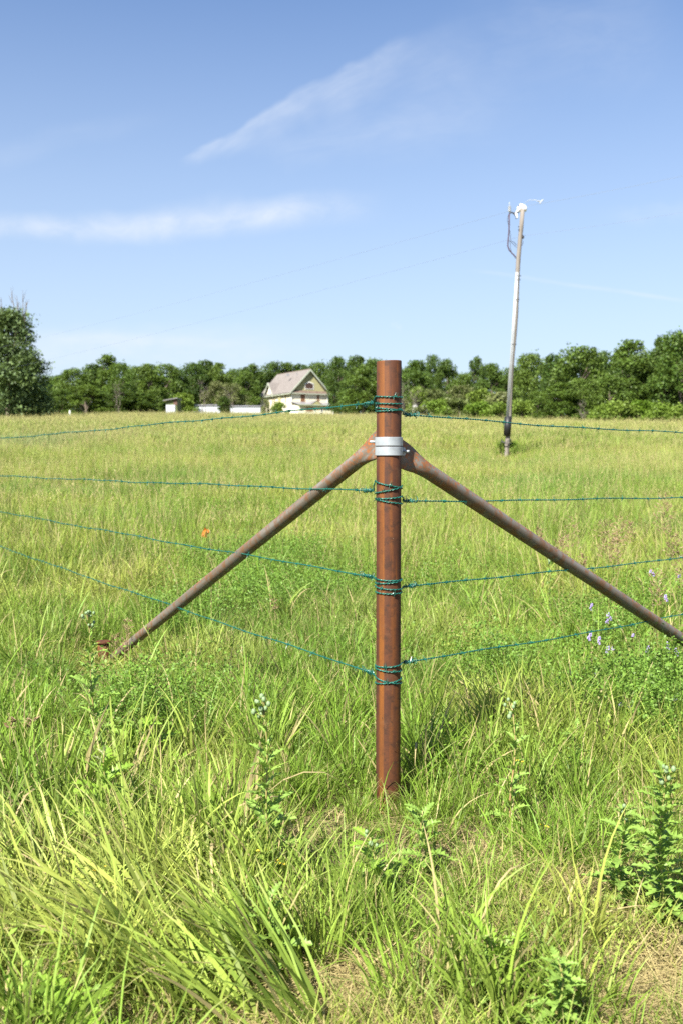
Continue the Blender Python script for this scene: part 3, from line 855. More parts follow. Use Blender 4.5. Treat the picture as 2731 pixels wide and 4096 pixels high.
# front wing
wy = -3.4; x0, x1 = .15, 8.75; we = zz(670)
mb = MB(); mb.box((x0, wy, -.6), (x1, -.003, we)); wing = mb.build('porch_wing', M['ywall'], house)
mb = MB(); slab(mb, (x0 - .35, wy - .4, we + .02), (x1 + .3, wy - .4, we + .02), (x1 + .3, -.02, we + .78), (x0 - .35, -.02, we + .78), .1)
mb.build('porch_roof', M['tin'], wing)
mb = MB(); gx0, gx1 = x0 + (925 - 790) * kx, x0 + (1040 - 790) * kx; gm = (gx0 + gx1) / 2
mb.prism([(gx0, wy - .45, we + .08), (gx1, wy - .45, we + .08), (gm, wy - .45, we + .95)], (0, .08, 0)); mb.build('porch_gable', M['gablew'], wing)
mb = MB(); slab(mb, (gm, wy - .5, we + 1.0), (gx0 - .2, wy - .5, we + .05), (gx0 - .2, -.1, we + .5), (gm, -.1, we + 1.0), .06); slab(mb, (gm, wy - .5, we + 1.0), (gx1 + .2, wy - .5, we + .05), (gx1 + .2, -.1, we + .5), (gm, -.1, we + 1.0), .06)
mb.build('porch_gable_roof', M['tin'], wing)
mb = MB(); mb.box((x0 - .35, wy - .48, we - .12), (x1 + .3, wy - .41, we + .08)); mb.build('fascia', M['trim'], wing)
pxx = lambda c: x0 + (c - 790) * kx
win('g', pxx(866), pxx(952), zz(750), zz(703), 'board', 'ywall', y=wy, parent=wing)
f = win('g', pxx(1040), pxx(1060), zz(800), zz(722), 'glass', 'wtrim', y=wy, parent=wing)
mb = MB(); mb.box((pxx(1038), wy - .05, zz(760)), (pxx(1062), wy - .02, zz(752))); mb.build('sash', M['wtrim'], f)
mb = MB(); mb.box((x1 - .12, wy - .07, -.5), (x1 + .05, wy, we - .12)); mb.build('corner_board', M['wtrim'], wing)

# outbuildings left of the house (crop scale 3.136, offset 600,1540)
q = lambda x, y: (600 + x / 3.136, 1540 + y / 3.136)


def long_shed(xa, xb, yt, yb, D, depth, label, rz=0.0):
    a, b = at(*q(xa, yb), D), at(*q(xb, yb), D); g = min(gz(a.x, D), gz(b.x, D)); H = at(*q(xa, yt), D).z - g; L = b.x - a.x
    o = empty('low_shed', (a.x, D, g), label, 'shed', 'white outbuildings beside the farmhouse', rz)
    mb = MB(); mb.box((0, 0, -.4), (L, depth, H - .15)); mb.build('wall', M['bwhite'], o)
    n = int(L / .9)
    for i in range(n + 1):
        mb = MB(); mb.box((i * L / n - .03, -.04, -.3), (i * L / n + .03, -.003, H - .17)); mb.build('seam', M['bwhite'], o)
    mb = MB(); slab(mb, (-.15, -.2, H - .14), (L + .15, -.2, H - .14), (L + .15, depth / 2, H + .1), (-.15, depth / 2, H + .1), .06); slab(mb, (-.15, depth / 2, H + .1), (L + .15, depth / 2, H + .1), (L + .15, depth + .2, H - .14), (-.15, depth + .2, H - .14), .06)
    mb.build('roof', M['tin'], o); return o


long_shed(540, 880, 250, 330, 205, 3.0, 'long low white shed, the left one of two by the farmhouse')
long_shed(1010, 1385, 262, 330, 212, 3.0, 'long low white shed nearest the farmhouse, behind a bush')
SD = 160
a, b = at(*q(205, 330), SD), at(*q(345, 330), SD); g = gz(a.x, SD); L = b.x - a.x
o = empty('green_shed', (a.x, SD, g), 'small green-walled shed with sloping metal roof and white lower panels', 'shed')
h1 = at(*q(200, 205), SD).z - g; h2 = at(*q(340, 175), SD).z - g; hm = at(*q(200, 250), SD).z - g
mb = MB(); mb.prism([(0, .05, -.3), (L, .05, -.3), (L, .05, h2), (0, .05, h1)], (0, 4, 0)); mb.build('wall', M['green'], o)
mb = MB(); mb.box((L * .68, -.01, hm), (L, .047, h2 - .1)); mb.build('door', M['redwood'], o)
n = 9
for i in range(n):
    mb = MB(); mb.box((i * L * .82 / n + .02, -.10 - .02 * (i % 2), -.3), ((i + 1) * L * .82 / n, -.03, hm)); mb.build('panel', M['bwhite'], o)
mb = MB(); slab(mb, (-.4, -.4, h1 + .05), (L + .1, -.4, h2 + .08), (L + .1, 4.3, h2 + .08), (-.4, 4.3, h1 + .05), .12); mb.build('roof', M['tin'], o)
# small posts and stones at the field's edge
for x, yt, yb, D, lab in ((281, 1641, 1662, 118, 'short pale wooden post at the left edge of the field'), ):
    b = at(x, yb, D); g = gz(b.x, D); h = at(x, yt, D).z - g
    mb = MB(); mb.tube([(0, 0, -.2), (.01, 0, h * .5), (0, 0, h)], [.10, .095, .09], 8); o = mb.build('wooden_post', M['wtrim']); o.location = (b.x, D, g); tag(o, lab, 'post')
for x, y, w, lab in ((1658, 1629, .9, 'pale rock among the bushes just right of the post, left one'), (1695, 1624, .8, 'pale rock among the bushes just right of the post, right one')):
    D = 137; b = at(x, y, D); g = gz(b.x, D); mb = MB(); rr = random.Random(x)
    hh = max(at(x, y - 7, D).z - gz(b.x, D), .5); mb.sphere((0, 0, 0), 1, 9, 6, (w * .75, w * .6, hh)); mb.v = [(v[0] * rr.uniform(.85, 1.15), v[1] * rr.uniform(.85, 1.15), v[2] * rr.uniform(.8, 1.2)) for v in mb.v]
    o = mb.build('rock', M['stone']); o.location = (b.x, D, g); tag(o, lab, 'rock')


# ------------------------------------------------------------------ trees
def leaf_cards(C, size, rng, up=0.35, attr2=None):
    """a bent quad per centre"""
    n = len(C); N = rng.normal(size=(n, 3)); N[:, 2] = np.abs(N[:, 2]) + up; N /= np.linalg.norm(N, axis=1)[:, None]
    T = rng.normal(size=(n, 3)); T -= N * (T * N).sum(1)[:, None]; T /= np.linalg.norm(T, axis=1)[:, None]; B = np.cross(N, T)
    s = size * rng.uniform(.6, 1.3, (n, 1))
    V = np.stack([C - T * s, C - B * s * .55 + N * s * .15, C + T * s, C + B * s * .55 + N * s * .15], 1).reshape(-1, 3)
    Fc = np.arange(n * 4).reshape(-1, 4)
    at_ = np.zeros((n, 3)); at_[:, 0] = rng.random(n); at_[:, 1] = 1
    if attr2 is not None: at_[:, 0] = np.clip(at_[:, 0] * .5 + attr2 * .5, 0, 1)
    return V, Fc, np.repeat(at_, 4, 0)


def tree_meshes(seed, H, CW, trunk_h, nclump, nleaf, leaf, mat_, shape='round', columnar=1.0, limbs=9):
    """returns data for (trunk mesh, crown mesh); H height, CW crown width"""
    rng = np.random.default_rng(seed); rr = random.Random(seed)
    mb = MB(); lean = Vector((rr.uniform(-.04, .04), rr.uniform(-.04, .04), 0)); th = H * .72
    tp = [Vector((0, 0, -.4))] + [Vector((0, 0, th * i / 6)) + lean * th * i / 6 + Vector((rr.uniform(-.08, .08), rr.uniform(-.08, .08), 0)) * (i > 0) for i in range(7)]
    r0 = H * .018 + .03
    mb.tube(tp, [r0 * 1.25] + [r0 * (1.15 - .95 * i / 6) for i in range(7)], 8)
    cz0 = trunk_h; C = []; S = []
    for i in range(nclump):
        f = (i + .5) / nclump; f = f ** .85; z = cz0 + (H - cz0) * f
        if shape == 'round': w = math.sin(math.pi * min(1, .16 + f * .80)) ** .6
        elif shape == 'tall': w = (1 - f) ** .45 * (.55 + .45 * min(1, f * 5))
        else: w = math.sqrt(max(0, 1 - f ** 2.2)) * .98
        rad = CW / 2 * w * (rr.uniform(.30, 1.0) ** .6) * .84; a = rr.uniform(0, 6.283)
        cs = (CW * .125 + .25) * rr.uniform(.65, 1.4) * (.75 + .25 * w)
        C.append((rad * math.cos(a) + lean.x * z, rad * math.sin(a) + lean.y * z, min(z, H - cs * .6))); S.append(cs)
    for i in range(limbs):
        c = Vector(C[rr.randrange(len(C))]); f = rr.uniform(.25, .8); s_ = Vector((0, 0, max(.5, min(th * .9, c.z * f)))); s_ += lean * s_.z
        m_ = s_.lerp(c, .5) + Vector((0, 0, -.2)); mb.tube([s_, m_, c], [r0 * .45, r0 * .3, r0 * .08], 5, False)
    C = np.array(C); S = np.array(S); w = S ** 2; w /= w.sum()
    idx = rng.choice(len(C), nleaf, p=w)
    D = rng.normal(size=(nleaf, 3)); D /= np.linalg.norm(D, axis=1)[:, None]
    # leaves sit on sprays that stick out of each clump
    lump = .75 + .35 * np.sin(D[:, 0] * 5 + idx) * np.cos(D[:, 1] * 6 + idx * 1.7) + .12 * np.sin(D[:, 2] * 11 + idx)
    rad = rng.uniform(.35, 1, nleaf) ** .45 * lump
    P = C[idx] + D * np.array([1, 1, .78 * columnar]) * (rad * S[idx] * 1.12)[:, None]
    P[:, 2] = np.maximum(P[:, 2], .15)
    tone = (np.sin(idx * 2.3) * .5 + .5)
    V, Fc, A_ = leaf_cards(P, leaf, rng, attr2=tone)
    return mb, (V, Fc, A_, mat_)


PROTO = {}


def make_tree(key, seed, H, CW, th, nc, nl, leaf, mt, shape='round', columnar=1.0, name='leafy_tree'):
    mb, (V, Fc, A_, mt_) = tree_meshes(seed, H, CW, th, nc, nl, leaf, mt, shape, columnar)
    t = mb.build('trunk', M['bark'], 'unlinked', True); c = mesh_obj('crown', V, Fc, mt_, 'unlinked', attr=A_)
    PROTO[key] = (t.data, c.data, H, CW, name); bpy.data.objects.remove(t); bpy.data.objects.remove(c)


def place_tree(key, loc, H, CW, label, group, rz=None, cat='tree', name=None, swap=None):
    t, c, h0, w0, nm = PROTO[key]
    o = empty(name or nm, loc, label, cat, group, rz if rz is not None else random.uniform(0, 6.28))
    o.scale = (CW / w0, CW / w0, H / h0)
    for n_, d in (('trunk', t), ('crown', c)):
        if name and 'shrub' in name and n_ == 'trunk': n_ = 'stem'
        x = bpy.data.objects.new(n_, d); COL.objects.link(x); x.parent = o
    return o


make_tree('A1', 21, 12, 9, 1.0, 46, 9000, .20, M['leafA'])
make_tree('A2', 22, 12, 8, 1.2, 40, 8500, .20, M['leafA'], 'dome')
make_tree('A3', 23, 13, 7, 1.0, 40, 8000, .20, M['leafA'], 'tall')
make_tree('B1', 24, 12, 9, 0.8, 48, 9500, .20, M['leafB'])
make_tree('B2', 25, 12, 8, 0.8, 44, 9000, .20, M['leafB'], 'dome')
make_tree('E1', 26, 10, 8, 0.8, 40, 6500, .19, M['leafE'], 'dome')
make_tree('C1', 27, 5, 5, 0.0, 26, 4500, .15, M['leafC'], 'dome', name='leafy_shrub')
make_tree('C2', 28, 3, 5, 0.0, 22, 4000, .14, M['leafC'], 'dome', name='leafy_shrub')
make_tree('E2', 29, 3.5, 4, 0.0, 22, 3500, .14, M['leafE'], 'dome', name='leafy_shrub')


def tree_px(key, px, ytop, wpx, D, label, group='trees at the far edge of the field', cat='tree', name=None, extra=1.03):
    p_ = at(px, ytop, D); g = gz(p_.x, D)
    return place_tree(key, (p_.x, D, g), (p_.z - g) * extra, wpx * D / F, label, group, cat=cat, name=name)


TR = [  # key, px, top, width px, distance, label
 ('B1', 205, 1508, 120, 205, 'dark tree just right of the tall cottonwood at the left edge'),
 ('A2', 240, 1506, 120, 195, 'green tree second to the right of the cottonwood'),
 ('A1', 300, 1480, 150, 185, 'round green tree with a level top above the pale post'),
 ('B2', 372, 1462, 120, 200, 'dark rounded tree left of the tallest peak in the left wood'),
 ('A3', 440, 1428, 130, 190, 'tallest pointed tree of the wood left of the farmhouse'),
 ('A1', 490, 1458, 120, 180, 'broad green tree right beside the tallest pointed one on the left'),
 ('B1', 545, 1472, 90, 215, 'small dark treetop between two broad crowns left of the green shed'),
 ('A2', 600, 1463, 150, 190, 'wide green tree left of the small green shed'),
 ('A1', 665, 1462, 130, 200, 'rounded green tree rising directly above the green shed'),
 ('B2', 718, 1488, 120, 225, 'dark tree filling the dip right of the green shed'),
 ('B1', 775, 1458, 120, 235, 'dark green tree behind the left white shed'),
 ('B2', 825, 1448, 130, 240, 'highest dark crown behind the two white sheds'),
 ('A2', 880, 1458, 110, 235, 'lighter green crown behind the gap between the white sheds'),
 ('B1', 945, 1480, 120, 255, 'dark low crown above the right white shed'),
 ('A1', 985, 1490, 100, 245, 'green crown close to the left corner of the farmhouse roof'),
 ('B2', 1018, 1463, 110, 260, 'dark crown left of the farmhouse dormer'),
 ('B1', 1088, 1456, 120, 275, 'dark crown rising over the left end of the farmhouse ridge'),
 ('A2', 1145, 1458, 110, 275, 'crown rising over the middle of the farmhouse ridge'),
 ('B2', 1200, 1464, 110, 275, 'crown just left of the farmhouse gable peak'),
 ('A1', 1275, 1456, 120, 265, 'crown just right of the farmhouse gable peak'),
 ('B1', 1352, 1433, 110, 230, 'upright dark tree with a notched top right of the farmhouse'),
 ('B2', 1425, 1430, 130, 215, 'high dark tree between the farmhouse and the rusty post'),
 ('A1', 1490, 1442, 130, 205, 'green tree hidden partly by the left side of the rusty post'),
 ('B1', 1570, 1455, 130, 200, 'dark tree directly behind the rusty post'),
 ('A2', 1655, 1448, 130, 175, 'dense green tree just right of the rusty post'),
 ('B1', 1735, 1428, 75, 180, 'narrow dark treetop poking up right of the rusty post'),
 ('B2', 1792, 1446, 110, 170, 'dark green tree left of the sky gap before the pole'),
 ('A1', 1850, 1500, 100, 165, 'lower tree under the sky gap left of the pole'),
 ('B2', 1910, 1436, 90, 170, 'compact dark treetop left of the pole, between two sky gaps'),
 ('A2', 1970, 1462, 120, 155, 'green tree immediately left of the utility pole'),
 ('B1', 2040, 1475, 120, 160, 'dark tree behind the utility pole'),
 ('A1', 2122, 1423, 150, 145, 'rounded green tree immediately right of the utility pole'),
 ('B2', 2208, 1428, 130, 140, 'dark rounded tree second to the right of the pole'),
 ('A1', 2325, 1394, 200, 130, 'wide pale-green domed tree between the pole and the right edge'),
 ('B1', 2415, 1415, 130, 140, 'dark tree in the dip between two big domed trees on the right'),
 ('A2', 2515, 1370, 190, 125, 'big domed tree, second large crown from the right edge'),
 ('B1', 2600, 1412, 150, 130, 'dark shaded tree left of the tallest right-hand tree'),
 ('B2', 2650, 1358, 120, 125, 'dark top leaning against the tallest tree at the right edge'),
 ('A1', 2725, 1336, 210, 118, 'tallest tree, cut by the right edge of the view'),
 ('B2', 2860, 1330, 200, 118, 'tree just past the right edge of the view'),
 ('B1', 120, 1500, 130, 190, 'dark tree behind the cottonwood at the left edge'),
 ('B2', 20, 1500, 140, 180, 'dark tree low behind the cottonwood trunk'),
]
for kk, px, yt, w, D, lab in TR: tree_px(kk, px, yt, w * 1.22, D, lab)
# filler trees standing behind the first row
rr = random.Random(3)
tops = sorted((t_[1], t_[2], t_[4]) for t_ in TR)
tx = [t_[0] for t_ in tops]; ty = [t_[1] for t_ in tops]; td = [t_[2] for t_ in tops]
x = -150
while x < 2950:
    y = float(np.interp(x, tx, ty)) + rr.uniform(25, 50); D = float(np.interp(x, tx, td)) + rr.uniform(14, 30)
    if 980 < x < 1330: D = max(D, 285)
    tree_px(rr.choice(('B1', 'B2')), x, y, rr.uniform(150, 200), D, 'dark tree showing only between the front crowns of the wood', 'back row trees of the wood')
    x += rr.uniform(70, 95)
# shrubs and small trees at the wood's foot
SH = [
 ('C1', 735, 1575, 110, 188, 'bright green small tree between the green shed and the left white shed', 'small tree'),
 ('E2', 690, 1605, 50, 186, 'olive shrub against the right side of the green shed', 'shrub'),
 ('E1', 860, 1530, 120, 222, 'olive-brown tree behind the left white shed', 'tree'),
 ('E1', 935, 1535, 120, 228, 'olive-brown tree behind the right white shed', 'tree'),
 ('B2', 900, 1588, 62, 196, 'dark bush in front of the gap between the white sheds', 'bush'),
 ('E2', 1062, 1598, 34, 205, 'grey-green sapling in front of the farmhouse left corner', 'sapling'),
 ('C2', 1118, 1612, 74, 214, 'bright green bush against the long side of the farmhouse', 'bush'),
 ('A1', 1405, 1560, 120, 205, 'leafy tree right of the farmhouse wing', 'tree'),
 ('A2', 1450, 1480, 160, 195, 'broad light-green tree left of the post, right of the farmhouse', 'tree'),
 ('C1', 1670, 1552, 90, 148, 'bright green pointed bush just right of the post', 'bush'),
 ('E2', 1620, 1600, 100, 150, 'grey-green bush at the right side of the post', 'bush'),
 ('E2', 1672, 1630, 110, 131, 'low grey-green shrub in front of the pale rocks', 'shrub'),
 ('E1', 1740, 1560, 130, 150, 'olive bush behind the pale rocks', 'bush'),
 ('C2', 1745, 1603, 150, 132, 'low bright shrub right of the pale rocks', 'shrub'),
 ('E1', 1830, 1545, 150, 146, 'olive bushy tree under the sky gap left of the pole', 'small tree'),
 ('E2', 1835, 1598, 150, 131, 'low olive shrub midway between post and pole', 'shrub'),
 ('C1', 1925, 1560, 130, 142, 'leafy bush below the compact dark treetop', 'bush'),
 ('C2', 1915, 1612, 160, 128, 'low bright yellow-green shrub left of the pole foot', 'shrub'),
 ('E2', 1985, 1575, 140, 136, 'olive bush close to the left of the pole', 'bush'),
 ('C2', 2010, 1615, 130, 126, 'low bright yellow-green shrub behind the pole', 'shrub'),
 ('C2', 2085, 1608, 120, 122, 'low green shrub immediately right of the pole', 'shrub'),
 ('A1', 2150, 1570, 140, 128, 'dark rounded bush right of the pole, at field edge', 'bush'),
 ('A2', 2240, 1535, 190, 118, 'large leafy bush halfway between pole and right edge', 'bush'),
 ('A1', 2330, 1520, 150, 120, 'leafy bush under the wide domed tree', 'bush'),
 ('C2', 2400, 1625, 130, 112, 'low green shrub below the two big domed trees, left one', 'shrub'),
 ('C2', 2480, 1612, 160, 112, 'low green shrub below the two big domed trees, right one', 'shrub'),
 ('C1', 2560, 1605, 150, 113, 'bright rounded shrub near the right edge of the field', 'shrub'),
 ('C2', 2640, 1620, 160, 110, 'low shrub second from the right edge', 'shrub'),
 ('C2', 2730, 1628, 160, 108, 'low shrub cut by the right edge', 'shrub'),
 ('B1', 2660, 1490, 190, 121, 'dark bushy tree below the tallest right-hand tree', 'tree'),
 ('A1', 2440, 1510, 170, 122, 'green bushy tree between the big domed trees', 'tree'),
 ('B2', 560, 1575, 170, 172, 'dark bushy tree at field edge left of the green shed', 'tree'),
 ('B1', 470, 1560, 170, 170, 'dark bushy tree below the tallest pointed tree', 'tree'),
 ('A2', 350, 1545, 170, 168, 'green bushy tree at field edge behind the pale post', 'tree'),
 ('A1', 612, 1560, 80, 180, 'green bush overhanging the green shed from the left', 'bush'),
 ('B1', 250, 1560, 150, 172, 'shaded bushy tree between cottonwood and pale post', 'tree'),
]
for kk, px, yt, w, D, lab, cat in SH:
    nm = 'leafy_tree' if 'tree' in cat else 'leafy_shrub'
    tree_px(kk, px, yt, w * 1.15, D, lab, 'bushes and small trees along the field edge', cat, nm)


def bare(name, px, ytop, ybot, D, spread, label, seed, mt='deadwood', r=.06):
    rr = random.Random(seed); b = at(px, ybot, D); g = gz(b.x, D); tz = at(px, ytop, D).z - g; b0 = b.z - g
    o = empty(name, (b.x, D, g), label, 'dead tree', 'dead grey trees in the wood')
    def crooked(p0, p1, r0, r1, n, j, nm, k=5):
        mb = MB(); pts = [Vector(p0)]
        for i in range(1, n + 1):
            f = i / n; pts.append(Vector(p0).lerp(Vector(p1), f) + Vector((rr.uniform(-j, j), rr.uniform(-j, j), 0)) * (1 if i < n else 0))
        mb.tube(pts, [r0 + (r1 - r0) * i / n for i in range(n + 1)], k, False); return mb, pts
    for q in range(3):
        e = Vector((rr.uniform(-.5, .5) * spread, rr.uniform(-.4, .4) * spread, tz * rr.uniform(.82, 1)))
        s0 = Vector((rr.uniform(-.25, .25) * spread, 0, -.2))
        mb, pts = crooked(s0, e, r * 1.1, r * .2, 9, .16 * spread, 'stem')
        mb.build('trunk' if q == 0 else 'limb', M[mt], o)
        for i in range(11):
            k = rr.randrange(3, 9)
            if pts[k].z < b0 * .7: continue
            a_ = rr.uniform(0, 6.28); L = spread * rr.uniform(.25, .8)
            m2, p2 = crooked(pts[k], pts[k] + Vector((L * math.cos(a_), L * math.sin(a_), L * rr.uniform(.3, 1.1))), r * .35, r * .08, 4, .07 * spread, 'b', 4)
            for t_ in range(2): m2.tube([p2[2 + t_], p2[2 + t_] + Vector((rr.uniform(-.3, .3) * spread, 0, rr.uniform(0, .35) * spread))], [r * .16, r * .05], 3, False)
            m2.build('branch', M[mt], o)
    return o


bare('dead_tree', 474, 1508, 1590, 163, 1.6, 'dead grey tree standing left of the green shed', 1, r=.05)
bare('dead_tree', 812, 1512, 1600, 195, 1.8, 'dead grey tree above the left white shed', 2, r=.06)
bare('dead_tree', 925, 1545, 1610, 200, 2.4, 'dead brown brush above the right white shed', 3, r=.055)
bare('dead_tree', 1618, 1500, 1640, 143, 1.6, 'dead pale-branched tree right beside the post', 4, r=.05)
bare('dead_tree', 1640, 1550, 1640, 141, 2.0, 'tangle of dead brown branches right of the post', 5, r=.05)
bare('dead_tree', 2330, 1590, 1668, 112, 1.0, 'dead brown branch at the foot of the wood right of the pole', 6, r=.04)

# the cottonwood at the left edge
D = 92.0
p_ = at(45, 1255, D); g = gz(p_.x, D)
mb, (V, Fc, A_, mt_) = tree_meshes(77, p_.z - g + .3, 340 * D / F, .2, 120, 30000, .135, M['leafD'], 'dome', 1.0, 14)
cw = empty('cottonwood_tree', (at(35, 1600, D).x, D, g), 'tall pale-leaved tree with dead bare tips at the left edge of the view', 'tree')
mb.build('trunk', M['bark'], cw, True); mesh_obj('crown', V, Fc, mt_, cw, attr=A_)
for x0_, y0_, x1_, y1_ in ((88, 1345, 92, 1160), (60, 1290, 45, 1150), (10, 1300, 5, 1190), (100, 1260, 108, 1210), (75, 1300, 68, 1180)):
    rr = random.Random(x0_); a_ = at(x0_, y0_, D) - cw.location; b_ = at(x1_, y1_, D) - cw.location; mb = MB()
    mb.tube([a_ - Vector((0, 0, 2.0)), a_, a_.lerp(b_, .5) + Vector((.08, 0, 0)), b_], [.07, .05, .035, .008], 5)
    for i in range(9):
        s_ = a_.lerp(b_, rr.uniform(.1, .85)); L = rr.uniform(.35, .9); an = rr.uniform(0, 6.28)
        mb.tube([s_, s_ + Vector((L * .5 * math.cos(an), L * .5 * math.sin(an), L))], [.018, .005], 4, False)
    mb.build('dead_branch', M['deadwood'], cw)
for x, D2, lab in ((48, 96, 'thin dark trunk under the cottonwood, left one'), (80, 97, 'thin dark trunk under the cottonwood, right one')):
    tree_px('B1', x, 1420, 150, D2, 'young tree growing under the cottonwood, ' + ('left one' if x < 60 else 'right one'), 'trees under the cottonwood')

# leafy sprouts at the pole's foot
for x, s_, lab in ((2006, .5, 'green weed tuft at the left foot of the utility pole'), (2052, .45, 'green weed tuft at the right foot of the utility pole')):
    p_ = at(x, 1795, PD + .1); place_tree('C2', (p_.x, PD + .15, gz(p_.x, PD)), s_ + .1, .55, lab, 'weeds at the pole foot', cat='weed', name='leafy_shrub')


# ------------------------------------------------------------------ ground cover
def blades(n, Rc, h0, h1, w0, w1, lean, curl, segs, dryf, rng, bias=(0, 0), wmul=1.0, drop=0.0):
    ang = rng.uniform(0, 2 * np.pi, n); rad = Rc * np.sqrt(rng.random(n))
    bx, by = rad * np.cos(ang), rad * np.sin(ang)
    phi = ang + rng.normal(0, 1.0, n)
    dx, dy = np.cos(phi) + bias[0], np.sin(phi) + bias[1]; L = np.hypot(dx, dy); dx /= L; dy /= L
    h = rng.uniform(h0, h1, n) * rng.uniform(.75, 1.0, n); w = rng.uniform(w0, w1, n)
    a0 = np.abs(rng.normal(0, lean, n)) + .05 + math.hypot(*bias) * .25; c = np.abs(rng.normal(curl, curl * .6, n)) + drop
    psi = rng.uniform(0, 2 * np.pi, n)
    px, py, pz = bx.copy(), by.copy(), np.full(n, -.01)
    V = np.zeros((n, segs + 1, 2, 3)); At = np.zeros((n, segs + 1, 2, 3)); rnd = rng.random(n); dry = (rng.random(n) < dryf) * rng.uniform(.6, 1, n); tipdry = (rng.random(n) < .32) * .8
    for s_ in range(segs + 1):
        t_ = s_ / segs
        ww = w * (np.clip(1.25 * (1 - t_) ** .55, 0.04, 1) * (.65 + .35 * min(1, t_ * 4))) * wmul
        tw = psi + t_ * .9
        V[:, s_, 0] = np.stack([px - ww / 2 * np.cos(tw), py - ww / 2 * np.sin(tw), pz], 1)
        V[:, s_, 1] = np.stack([px + ww / 2 * np.cos(tw), py + ww / 2 * np.sin(tw), pz], 1)
        At[:, s_, :, 0] = rnd[:, None]; At[:, s_, :, 1] = t_; At[:, s_, :, 2] = np.clip(dry + tipdry * max(0, t_ - .8) * 5, 0, 1)[:, None]
        th = a0 + c * t_ ** 1.4; st = h / segs
        px = px + dx * np.sin(th) * st; py = py + dy * np.sin(th) * st; pz = pz + np.cos(th) * st
    base = np.arange(n)[:, None] * (segs + 1) * 2 + np.arange(segs)[None, :] * 2
    Fc = np.stack([base, base + 1, base + 3, base + 2], -1).reshape(-1, 4)
    return V.reshape(-1, 3), Fc, At.reshape(-1, 3)


def join(parts):
    V = []; Fc = []; A_ = []; n = 0
    for v, f, a in parts: V.append(v); Fc.append(f + n); A_.append(a); n += len(v)
    return np.concatenate(V), np.concatenate(Fc), np.concatenate(A_)


def seedheads(n, Rc, h0, h1, rng, wide=.012, thin=.0016, k=9, spread=.02, dry=.9):
    """stalks with a loose panicle of spikelets"""
    out = []
    v, f, a = blades(n, Rc, h0, h1, thin, thin * 1.3, .10, .25, 5, .3, rng)
    out.append((v, f, a))
    tips = v.reshape(n, 6, 2, 3)[:, -1].mean(1); pre = v.reshape(n, 6, 2, 3)[:, -2].mean(1)
    C = []
    for i in range(k):
        t_ = i / (k - 1); C.append(pre + (tips - pre) * (t_ * 1.35 + .1) + rng.normal(0, spread, (n, 3)) * np.array([1, 1, .6]) * (1.15 - t_))
    C = np.concatenate(C); m_ = len(C); ax = np.repeat((tips - pre)[None], k, 0).reshape(-1, 3); ax /= np.linalg.norm(ax, axis=1)[:, None]
    ax = ax + rng.normal(0, .35, ax.shape); sd = rng.normal(size=ax.shape); sd -= ax * (sd * ax).sum(1)[:, None]; sd /= np.linalg.norm(sd, axis=1)[:, None]
    L = wide
    V = np.stack([C - ax * L, C - sd * L * .22, C + ax * L, C + sd * L * .22], 1).reshape(-1, 3)
    At = np.zeros((m_ * 4, 3)); At[:, 0] = np.repeat(rng.random(m_), 4); At[:, 1] = 1; At[:, 2] = dry
    out.append((V, np.arange(m_ * 4).reshape(-1, 4), At)); return join(out)


def sprigs(n, Rc, h0, h1, leafs, ls, rng):
    """leafy alfalfa-like stems"""
    v, f, a = blades(n, Rc, h0, h1, .002, .003, .25, .3, 4, 0, rng); vv = v.reshape(n, 5, 2, 3).mean(2); C = []
    for i in range(leafs):
        t_ = .15 + .85 * rng.random(n) ** .7; k = np.minimum((t_ * 4).astype(int), 3); fr = t_ * 4 - k
        p0 = vv[np.arange(n), k]; p1 = vv[np.arange(n), k + 1]; C.append(p0 + (p1 - p0) * fr[:, None] + rng.normal(0, .022, (n, 3)))
    V, Fc, A_ = leaf_cards(np.concatenate(C), ls, rng, .4); A_[:, 2] = 0
    return join([(v, f, a), (V, Fc, A_)])


def src(parts, matl):
    V, Fc, A_ = parts; o = mesh_obj('grass_tuft', V, Fc, matl, 'unlinked', True, A_); return o


